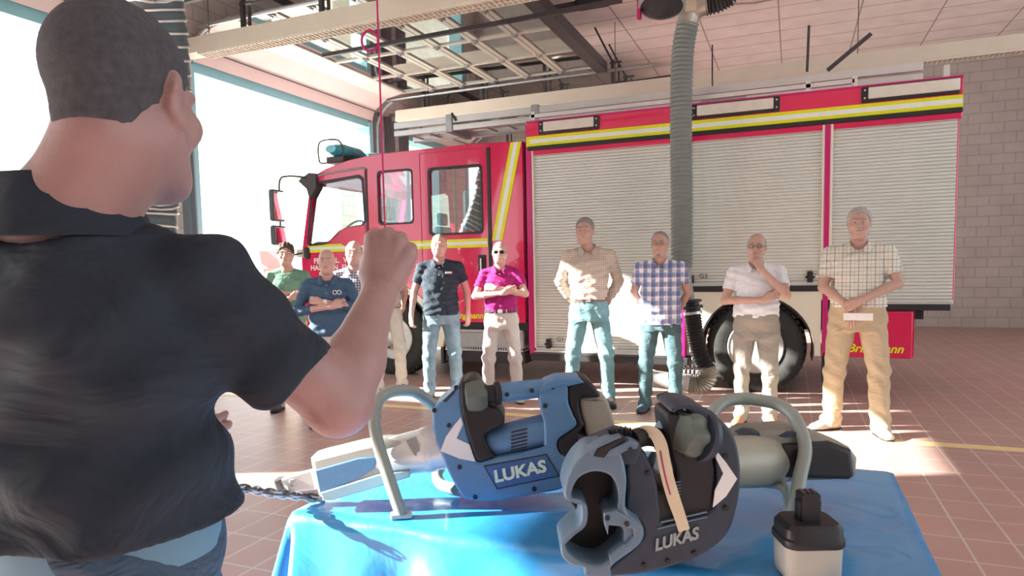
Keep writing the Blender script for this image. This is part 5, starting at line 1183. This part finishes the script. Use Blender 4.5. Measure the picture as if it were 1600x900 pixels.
for k in range(6):
    u_ = -.024+k*.0095; ctr = c0_+ax1*.088+dn1*u_*-1+ax1*(-u_*.25); dep = math.sqrt(max(0, .0445**2-u_**2))
    vent.bar(ctr-F0*dep-ax1*.022, ctr-F0*dep+ax1*.022, .004, .0022, up=F0)
vent.build('vent_slots', BLK, t1)
pp_('rear_rubber', Z([(935, 98), (1000, 50), (1060, 62), (1100, 100), (1135, 165), (1030, 168), (1005, 195), (1005, 240), (1025, 320), (1040, 345), (1000, 400), (1055, 425), (1065, 480), (970, 552), (925, 555), (878, 525), (868, 440), (985, 352), (965, 280), (938, 200)]), D1+.004, .14, TK, t1, .008, (), True)
pp_('battery_latch', Z([(990, 500), (1000, 435), (1045, 425), (1062, 478), (1010, 500)]), D1-.004, .02, MGN, t1, .003)
pp_('battery', Z([(1005, 192), (1030, 166), (1160, 166), (1200, 230), (1227, 330), (1232, 430), (1160, 470), (1075, 490), (1045, 400), (1040, 345), (1022, 300)]), D1+.02, .10, BAT, t1, .010, (), True)
# top bridge and handle
pp_('top_bridge', Z([(745, 150), (752, 105), (790, 72), (860, 45), (1000, 42), (1035, 75), (930, 100), (905, 90), (770, 135)]), D1-.004, .10, TB, t1, .006)
h0, h1 = Z([(470, 142), (790, 105)]); P0, P1 = A(*h0, D1+.012), A(*h1, D1+.03); ln_ = (P1-P0).length
MB().lathe(P0, P1-P0, [(-.02, .0), (-.018, .014), (.0, .022), (.03, .026), (ln_*.6, .026), (ln_, .024)]).build('carry_handle', TB, t1, True)
MB().lathe(P0, P1-P0, [(-.050, .0), (-.048, .022), (-.040, .030), (-.028, .031), (-.020, .024), (-.006, .024), (-.002, .031), (.010, .031), (.014, .022), (.02, 0)]).build('grip_collar', TK, t1, True)
kc = A(*Z([(345, 160)])[0], D1+.002); axk = (P1-P0).normalized()
kb = MB(); rings = []
for h_, r_ in ((-.030, .018), (-.026, .034), (-.010, .038), (.012, .038), (.026, .030), (.030, .012)):
    u_ = axk.cross(F0).normalized(); v_ = axk.cross(u_); rings.append([kc+axk*h_+(u_*math.cos(2*math.pi*j/40)+v_*math.sin(2*math.pi*j/40))*r_*(1+.14*max(-.6, min(.6, 2*math.cos(5*2*math.pi*j/40)))) for j in range(40)])
kb.loft(rings).build('star_knob', KNB, t1, True)
# decal, plate, lettering, screws
pp_('white_decal', Z([(245, 295), (258, 340), (218, 430), (300, 468), (338, 578), (240, 560), (115, 510), (150, 420), (200, 350)]), D1-.0015, .003, TWH, t1, 0)
npl = Z([(390, 605), (795, 528), (880, 672), (476, 757)])
pp_('name_plate_rim', npl, D1-.002, .004, TBD, t1, .001); pp_('name_plate', Z([(402, 612), (790, 538), (868, 668), (482, 746)]), D1-.0035, .004, mat('tool_plate_blue', (.04, .14, .36), .35), t1, .001)
def lettering(parent, p0, p1, top, d, m, back=.006, shear=0.0, bold=.0, s='LUKAS'):
    """baseline from p0 to p1 (pixels at depth d), capital height top (pixels)"""
    a_, b_ = A(*p0, d)-F0*back, A(*p1, d[1] if isinstance(d, tuple) else d)-F0*back if not isinstance(d, tuple) else A(*p1, d[1])-F0*back
    return a_, b_
k1 = D1/FOC; p0, p1 = Z([(468, 712), (798, 640)]); a_, b_ = A(*p0, D1), A(*p1, D1); ux = (b_-a_).normalized(); W_ = (b_-a_).length; ob = text('lettering', 'LUKAS', (a_-F0*.0055, ux, (CU-ux*CU.dot(ux)).normalized(), -F0), .030, .0010, mat('letter_pale_green', (.62, .82, .74), .4), t1, bold=.0012, shear=.06)
def fit(ob, a_, ux, uy, W_, H_):
    """scales lettering to a width and height measured on the thing"""
    me = ob.data; n = len(me.vertices); co = np.empty(n*3, 'f'); me.vertices.foreach_get('co', co); co = co.reshape(-1, 3)-np.array(a_, 'f'); X = co@np.array(ux, 'f'); Y = co@np.array(uy, 'f')
    x0, x1, y0, y1 = X.min(), X.max(), Y.min(), Y.max(); nX = (X-x0)*W_/(x1-x0); nY = (Y-y0)*H_/(y1-y0); co += np.outer(nX-X, np.array(ux, 'f'))+np.outer(nY-Y, np.array(uy, 'f'))
    me.vertices.foreach_set('co', (co+np.array(a_, 'f')).ravel()); me.update()
fit(ob, a_, ux, (CU-ux*CU.dot(ux)).normalized(), W_, 82/4.09*k1)
for i, q in enumerate(Z([(238, 614), (338, 806), (715, 754), (905, 690), (785, 222), (832, 104), (540, 150), (700, 125), (170, 347), (215, 105), (76, 252)])):
    dd = D1-.002 if i not in (6, 7) else D1-.012
    MB().cyl(A(*q, dd), A(*q, dd)+F0*.006, .0062, n=14).build('screw_recess', TK, t1)
pp_('top_window', Z([(130, 190), (190, 130), (225, 100), (205, 145), (150, 200)]), D1-.001, .003, TBD, t1, 0)
# silver cylinder and nose
a, b = A(706, 695, D1+.075), A(598, 716, D1+.075)
MB().lathe(a, b-a, [(-.02, .066), (.0, .066), (.006, .062), (.05, .060), (.055, .063), (.075, .063), (.08, .060), (.19, .052), (.21, .046), (.215, 0)]).build('cylinder', mat('bright_cylinder', (.74, .76, .74), .3, .2, .04, 12), t1, True)
pp_('cylinder_label', [(634, 688), (650, 682), (656, 700), (672, 702), (676, 712), (648, 712)], D1+.016, .002, STEEL, t1, 0)
NS = pp_('nose_shell', [(484, 717), (500, 712), (560, 697), (600, 690), (640, 690), (640, 735), (600, 752), (508, 783), (497, 775), (490, 750)], D1+.03, .09, TCY, t1, .012)
pp_('nose_side', [(492, 735), (560, 716), (585, 714), (592, 716), (585, 732), (560, 748), (500, 772), (496, 755)], D1+.026, .012, TB, t1, .003)
pp_('nose_skirt', [(500, 770), (590, 742), (640, 736), (640, 746), (520, 782), (505, 782)], D1+.024, .10, mat('tool_light_blue', (.30, .50, .62), .4), t1, .003)
pp_('blade_tip', [(431, 752), (455, 744), (486, 736), (492, 752), (494, 766), (470, 768), (444, 772), (436, 766)], D1+.07, .030, SILV, t1, .004)
pp_('tip_mark', [(452, 750), (460, 748), (464, 752), (464, 758), (456, 762), (452, 758)], D1+.0675, .003, STEEL, t1, .001, holes=([(456, 753), (460, 752), (460, 757), (456, 758)],))
pp_('tip_edge', [(427, 752), (437, 750), (446, 771), (440, 773), (433, 768)], D1+.065, .04, DSTEEL, t1, .003)
MB().bar(A(486, 717, D1+.05), A(503, 713, D1+.05), .012, .006).build('nose_clip', DSTEEL, t1)
# tubular guard of the left tool
foot = at(627, 803, 'Z', TZ+.012); df = (foot-CC).dot(CF)
pts = [foot, A(606, 742, df+.01), A(590, 690, df+.03), A(585, 655, df+.05), A(591, 628, df+.08), A(606, 614, df+.11), A(632, 610, df+.16), A(655, 616, df+.20), A(684, 642, df+.25), A(700, 690, df+.27), A(690, 725, df+.26), A(683, 742, df+.22), A(690, 757, df+.19), A(712, 764, df+.16)]
MB().tube(smoothpath(pts, 6), .0165, 16).build('guard_tube', TGR, t1, True)
MB().box((-.028, -.016, -.0), (.028, .016, .014), Matrix.Translation((foot.x, foot.y, TZ+.002))@Matrix.Rotation(rad(30), 4, 'Z')).build('tube_foot', TCY, t1, bevel=.004)
# chain lying from the tip
ch_ = thing('tow_chain', 'steel chain running left from the silver tool nose, hanging past the dark polo shirt', 'chain', at(440, 775, 'D', 1.8))
q = smoothpath([at(500, 777, 'Z', TZ+.02), A(455, 771, 1.86), A(425, 768, 1.82), A(395, 763, 1.78), A(365, 759, 1.74), A(340, 756, 1.70)], 12); L_ = 0; k = 0; nxt = 0
for i in range(1, len(q)):
    L_ += (q[i]-q[i-1]).length
    if L_ >= nxt:
        tg = (q[i]-q[i-1]).normalized(); n1 = tg.cross(U0).normalized(); n2 = tg.cross(n1)
        if k % 2: n1, n2 = n2, n1
        MB().tube([q[i]+tg*.013*math.cos(a)*1.3+n1*.0065*math.sin(a) for a in [2*math.pi*j/12 for j in range(12)]], .0030, 6, True).build('chain_link', DSTEEL if k % 3 else STEEL, ch_, True); k += 1; nxt = L_+.0165
# second chain strand: links of the same chain
q2 = [p+U0*-.014+F0*.012 for p in q]; L_ = 0; nxt = .008
for i in range(1, len(q2)):
    L_ += (q2[i]-q2[i-1]).length
    if L_ >= nxt:
        tg = (q2[i]-q2[i-1]).normalized(); n1 = tg.cross(U0).normalized(); n2 = tg.cross(n1)
        if k % 2: n1, n2 = n2, n1
        MB().tube([q2[i]+tg*.013*math.cos(a)*1.3+n1*.0065*math.sin(a) for a in [2*math.pi*j/12 for j in range(12)]], .0030, 6, True).build('chain_link', STEEL, ch_, True); k += 1; nxt = L_+.0165
# ---------------- spreader on the right, nearer, its shade put into darker colours
Z = lambda pts: zpts(870, 620, 3.213, pts)
t2 = thing('rescue_spreader', 'battery rescue tool, coloured darker for its shade, with open battery bay and paper tag, nearest the viewer', 'rescue tool', at(1000, 893, 'Z', TZ))
D2 = 1.36
AX = Vector((CR*.42+F0*.91)).normalized()            # the tool points away to the right
def pr_(name, pts, d, th, m, bevel=.005, holes=(), ax=None, smooth=False):
    """outline at depth d, running back along the tool axis"""
    k = d/FOC; org, ux, uy, uz = pbasis(d); cx = sum(p[0] for p in pts)/len(pts); cy = sum(p[1] for p in pts)/len(pts)
    return plate(name, [[((x-cx)*k, (y-cy)*k) for x, y in lp] for lp in [pts]+list(holes)], (org+ux*cx+uy*cy, CR, -CU, ax or F0), th, m, t2, bevel, smooth)
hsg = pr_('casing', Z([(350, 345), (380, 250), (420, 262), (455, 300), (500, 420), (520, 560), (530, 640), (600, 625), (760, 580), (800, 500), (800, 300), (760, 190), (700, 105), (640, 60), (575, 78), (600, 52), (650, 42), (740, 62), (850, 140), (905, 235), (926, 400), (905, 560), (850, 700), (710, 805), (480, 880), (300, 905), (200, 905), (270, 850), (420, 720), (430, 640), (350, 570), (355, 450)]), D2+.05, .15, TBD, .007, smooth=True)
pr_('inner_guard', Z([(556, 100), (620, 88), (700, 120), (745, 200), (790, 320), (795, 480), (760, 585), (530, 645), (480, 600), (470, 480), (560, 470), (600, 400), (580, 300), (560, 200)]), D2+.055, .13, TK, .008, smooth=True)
rim_o = Z([(300, 268), (215, 268), (160, 278), (95, 335), (50, 420), (38, 500), (66, 524), (118, 540), (118, 640), (72, 690), (22, 745), (30, 810), (78, 850), (136, 862), (150, 905), (270, 905), (280, 850), (420, 740), (432, 650), (350, 575), (352, 420), (335, 320)])
rim_i = Z([(200, 378), (140, 392), (100, 425), (76, 480), (82, 515), (150, 545), (150, 645), (90, 700), (45, 745), (70, 795), (150, 838), (220, 842), (280, 800), (330, 740), (330, 665), (262, 640), (236, 610), (262, 575), (304, 560), (306, 470), (270, 400)])
pr_('bay_rim', rim_o, D2+.002, .12, TBR, .006, holes=(rim_i,), smooth=True)
pr_('bay_floor', Z([(70, 370), (310, 370), (345, 600), (345, 800), (150, 850), (40, 800), (30, 700), (100, 600), (60, 500)]), D2+.085, .03, TK, .004, smooth=True)
pr_('bay_latch', Z([(235, 582), (300, 572), (350, 600), (432, 655), (428, 715), (275, 850), (262, 800), (330, 742), (352, 738), (388, 700), (384, 668), (335, 654), (262, 648), (258, 700), (240, 650)]), D2-.006, .03, TBR, .004)
for p in Z([(352, 640), (255, 610), (460, 385), (372, 270), (850, 300), (850, 560), (440, 850), (560, 830), (690, 790)]): MB().cyl(A(*p, D2+.045 if p[0] > 990 else D2-.009), A(*p, D2+.045 if p[0] > 990 else D2-.009)+F0*.006, .0052, n=14).build('screw_recess', TK, t2)
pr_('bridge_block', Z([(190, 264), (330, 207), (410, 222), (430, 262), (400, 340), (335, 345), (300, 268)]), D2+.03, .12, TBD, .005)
pr_('top_slot', Z([(185, 300), (205, 262), (330, 205), (350, 212), (250, 280), (240, 308)]), D2-.002, .05, TK, .003); pr_('top_ridge', Z([(160, 276), (245, 222), (330, 205), (205, 262), (186, 300)]), D2-.001, .05, TBR, .004)
pr_('bridge_bracket', Z([(245, 300), (265, 268), (370, 222), (412, 240), (405, 262), (345, 275), (290, 306)]), D2-.004, .05, TBR, .004)
# carry handle
h0, h1 = Z([(370, 212), (625, 240)]); P0, P1 = A(*h0, D2+.06), A(*h1, D2+.14)
MB().tube(smoothpath([P0-F0*.01, P0.lerp(P1, .3)+U0*.010, P0.lerp(P1, .65)+U0*.008, P1], 5), .021, 16).build('carry_handle', TK, t2, True)
axk = (P1-P0).normalized()
MB().lathe(A(*Z([(575, 205)])[0], D2+.12), axk, [(-.03, 0), (-.028, .026), (-.02, .040), (-.008, .044), (.0, .040), (.004, .03), (.02, .03)]).build('grip_collar', mat('blue_grey_cap', (.12, .24, .34), .4), t2, True)
mb = MB(); bp_ = [A(*p, D2+.05) for p in Z([(262, 192), (300, 182), (340, 182), (375, 192)])]; ribbed(mb, bp_, .012, .008, .003, 14); mb.build('cable_boot', TK, t2, True)
kc = A(*Z([(655, 185)])[0], D2+.06); u_ = axk.cross(U0).normalized(); v_ = axk.cross(u_); rings = []
for h_, r_ in ((-.026, .014), (-.022, .038), (-.008, .046), (.012, .046), (.026, .040)): rings.append([kc+axk*h_+(u_*math.cos(2*math.pi*j/48)+v_*math.sin(2*math.pi*j/48))*r_*(1+.13*max(-.6, min(.6, 2*math.cos(6*2*math.pi*j/48)))) for j in range(48)])
MB().loft(rings).build('star_knob', KNB, t2, True)
MB().lathe(kc, axk, [(.022, .0), (.022, .056), (.028, .060), (.042, .058), (.046, 0)]).build('knob_shroud', TBD, t2, True)
a, b = A(*Z([(570, 345)])[0], D2+.10), A(*Z([(800, 400)])[0], D2+.12); MB().lathe(a, b-a, [(-.05, 0), (-.045, .02), (-.03, .024), (.03, .018), (.08, .024)]).build('motor_housing', mat('pale_blue_casing', (.30, .40, .50), .35, .1), t2, True)
vt = MB()
for k_ in range(5): p, q_ = Z([(598-k_*2, 430+k_*16), (622, 424+k_*16)]); vt.bar(A(*p, D2+.052), A(*q_, D2+.052), .002, .002, up=F0)
vt.build('vent_slots', TBR, t2)
pr_('white_decal', Z([(800, 268), (850, 330), (906, 412), (850, 500), (784, 556), (795, 470), (836, 385), (800, 310)]), D2+.047, .004, TWH, 0)
for s_, pts_ in (('name_plate_rim', [(520, 628), (755, 575), (757, 582), (525, 636)]), ('name_plate_rim', [(505, 660), (755, 600), (757, 606), (507, 667)])): pr_(s_, Z(pts_), D2+.047, .003, TBR, 0)
p0, p1 = Z([(495, 776), (728, 708)]); a_, b_ = A(*p0, D2+.047), A(*p1, D2+.047); ux = (b_-a_).normalized(); uy = (CU-ux*CU.dot(ux)).normalized(); W_ = (b_-a_).length
ob = text('lettering', 'LUKAS', (a_-F0*.0010, ux, uy, -F0), .03, .0008, mat('letter_grey_green', (.30, .36, .36), .4), t2, bold=.0012, shear=.35); fit(ob, a_, ux, uy, W_, 62/3.213*(D2+.05)/FOC)
# cylinder, nose and rubber sleeve going away to the right
a, b = A(1150, 722, D2+.30), A(1262, 714, D2+.46)
MB().lathe(a, b-a, [(-.17, .050), (-.12, .058), (.0, .062), (.06, .066), (.12, .066), (.20, .058), (.22, 0)]).build('cylinder', mat('shaded_cylinder_paint', (.34, .34, .28), .45, .15, .06, 12), t2, True)  # white cylinder; its shade is put into this darker colour
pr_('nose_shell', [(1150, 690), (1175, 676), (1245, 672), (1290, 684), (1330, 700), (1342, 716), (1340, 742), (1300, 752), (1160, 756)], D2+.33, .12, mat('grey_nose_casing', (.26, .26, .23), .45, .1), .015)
pr_('rubber_sleeve', [(1224, 696), (1300, 692), (1332, 704), (1337, 745), (1328, 751), (1226, 748), (1220, 740)], D2+.31, .16, TK, .012)
for x_ in (1165, 1226): pr_('hinge_cap', [(x_-8, 681), (x_+6, 675), (x_+22, 676), (x_+24, 682), (x_, 684)], D2+.325, .05, TBD, .002)
# tubular guard
foot = at(1238, 830, 'Z', TZ+.01); df = (foot-CC).dot(CF)
pts = [foot, A(1243, 790, df), A(1250, 745, df+.02), A(1258, 705, df+.05), A(1252, 675, df+.08), A(1238, 648, df+.11), A(1216, 632, df+.14), A(1190, 626, df+.16), A(1158, 623, df+.17), A(1132, 628, df+.16), A(1112, 648, df+.13), A(1104, 690, df+.12)]
MB().tube(smoothpath(pts, 6), .0165, 16).build('guard_tube', TGR, t2, True)
f2 = at(1228, 815, 'Z', TZ+.012); d2 = (f2-CC).dot(CF)
MB().tube(smoothpath([f2, A(1233, 790, d2), A(1229, 768, d2), A(1216, 757, d2+.02), A(1192, 754, d2+.10)], 6), .0125, 14).build('guard_tube', TGR, t2, True)
# paper tag looped over the handle of the right tool
k = MB(); path = Z([(395, 205), (440, 172), (490, 185), (522, 240), (540, 330), (560, 420), (590, 520), (618, 600), (640, 672)]); dd = [.075, .060, .045, .035, .030, .032, .036, .038, .040]
w_ = [26, 28, 30, 32, 32, 32, 32, 30, 29]; L1 = []; L2 = []
cs = smoothpath([Vector((p[0], p[1], D2+e)) for p, e in zip(path, dd)], 6)
for i, c in enumerate(cs):
    tg = (cs[min(i+1, len(cs)-1)]-cs[max(i-1, 0)]); n_ = Vector((-tg.y, tg.x, 0)).normalized(); wq = np.interp(i/(len(cs)-1)*8, range(9), w_)/3.213*1.0
    L1.append(A(c.x-n_.x*wq, c.y-n_.y*wq, c.z-.0)); L2.append(A(c.x+n_.x*wq, c.y+n_.y*wq, c.z+.006))
vs_ = []; 
for p, q_ in zip(L1, L2): vs_ += [p, q_, q_+F0*.0008, p+F0*.0008]
fs_ = []
for i in range(len(L1)-1):
    A_, B_ = 4*i, 4*i+4; fs_ += [(A_+j, A_+(j+1) % 4, B_+(j+1) % 4, B_+j) for j in range(4)]
fs_ += [(0, 3, 2, 1), (len(vs_)-4, len(vs_)-3, len(vs_)-2, len(vs_)-1)]
tg_ = thing('paper_tag', 'long buff paper tag hanging over the handle of the nearest rescue tool', 'tag', L1[-1])
MB().add(vs_, fs_).build('paper_strip', PTAG, tg_, True)
n0, n1 = int(len(L1)*.42), int(len(L1)*.72)
vs_ = []
for i in range(n0, n1):
    p = L1[i].lerp(L2[i], .60)-F0*.0012; q_ = L1[i].lerp(L2[i], .72)-F0*.0012; vs_ += [p, q_, q_+F0*.0006, p+F0*.0006]
fs_ = []
for i in range(n1-n0-1): A_, B_ = 4*i, 4*i+4; fs_ += [(A_+j, A_+(j+1) % 4, B_+(j+1) % 4, B_+j) for j in range(4)]
MB().add(vs_, fs_+[(0, 3, 2, 1), (len(vs_)-4, len(vs_)-3, len(vs_)-2, len(vs_)-1)]).build('red_line', MGN, tg_)
# ---------------- spare battery standing at the front right
DB = 1.36
bt = thing('battery_pack', 'spare battery with black top and pale grey body, standing on the blue sheet', 'battery', at(1262, 940, 'Z', TZ))
k = DB/FOC; c = A(1262, 842, DB+.045); M = Matrix(((R0.x, F0.x, 0, c.x), (R0.y, F0.y, 0, c.y), (0, 0, 1, c.z), (0, 0, 0, 1))); hb = c.z-TZ-.003
def rr(w2, d2, r, z): return [M@Vector((x, y, z)) for x, y in rrect(-w2, -d2, w2, d2, r, 5)]
MB().loft([rr(.055, .044, .022, -hb), rr(.058, .046, .024, -hb+.01), rr(.060, .048, .025, -.004)]).build('pack_body', mat('pale_grey_pack', (.44, .45, .41), .5, 0, .08, 18), bt, True)
MB().loft([rr(.060, .050, .025, -.004), rr(.063, .052, .026, .0), rr(.063, .052, .026, .012), rr(.059, .049, .024, .016), rr(.059, .049, .024, .034), rr(.050, .043, .020, .044)]).build('pack_top', TK, bt, True)
MB().box((-.020, -.020, .040), (.018, .018, .100), M).box((-.024, -.014, .040), (.022, .012, .085), M).build('connector_tower', TK, bt, bevel=.003)
for x_ in (-.012, -.001, .010): MB().box((x_-.004, -.012, .099), (x_+.003, .012, .103), M).build('contact_slot', DSTEEL, bt)
for x_, y_ in ((-.042, -.02), (.040, -.022), (.040, .02)): MB().cyl(M@Vector((x_, y_, .036)), M@Vector((x_, y_, .042)), .005, n=10).build('screw', DSTEEL, bt)
MB().box((-.034, -.03, .038), (-.026, -.02, .043), M).build('magenta_mark', MGN, bt)
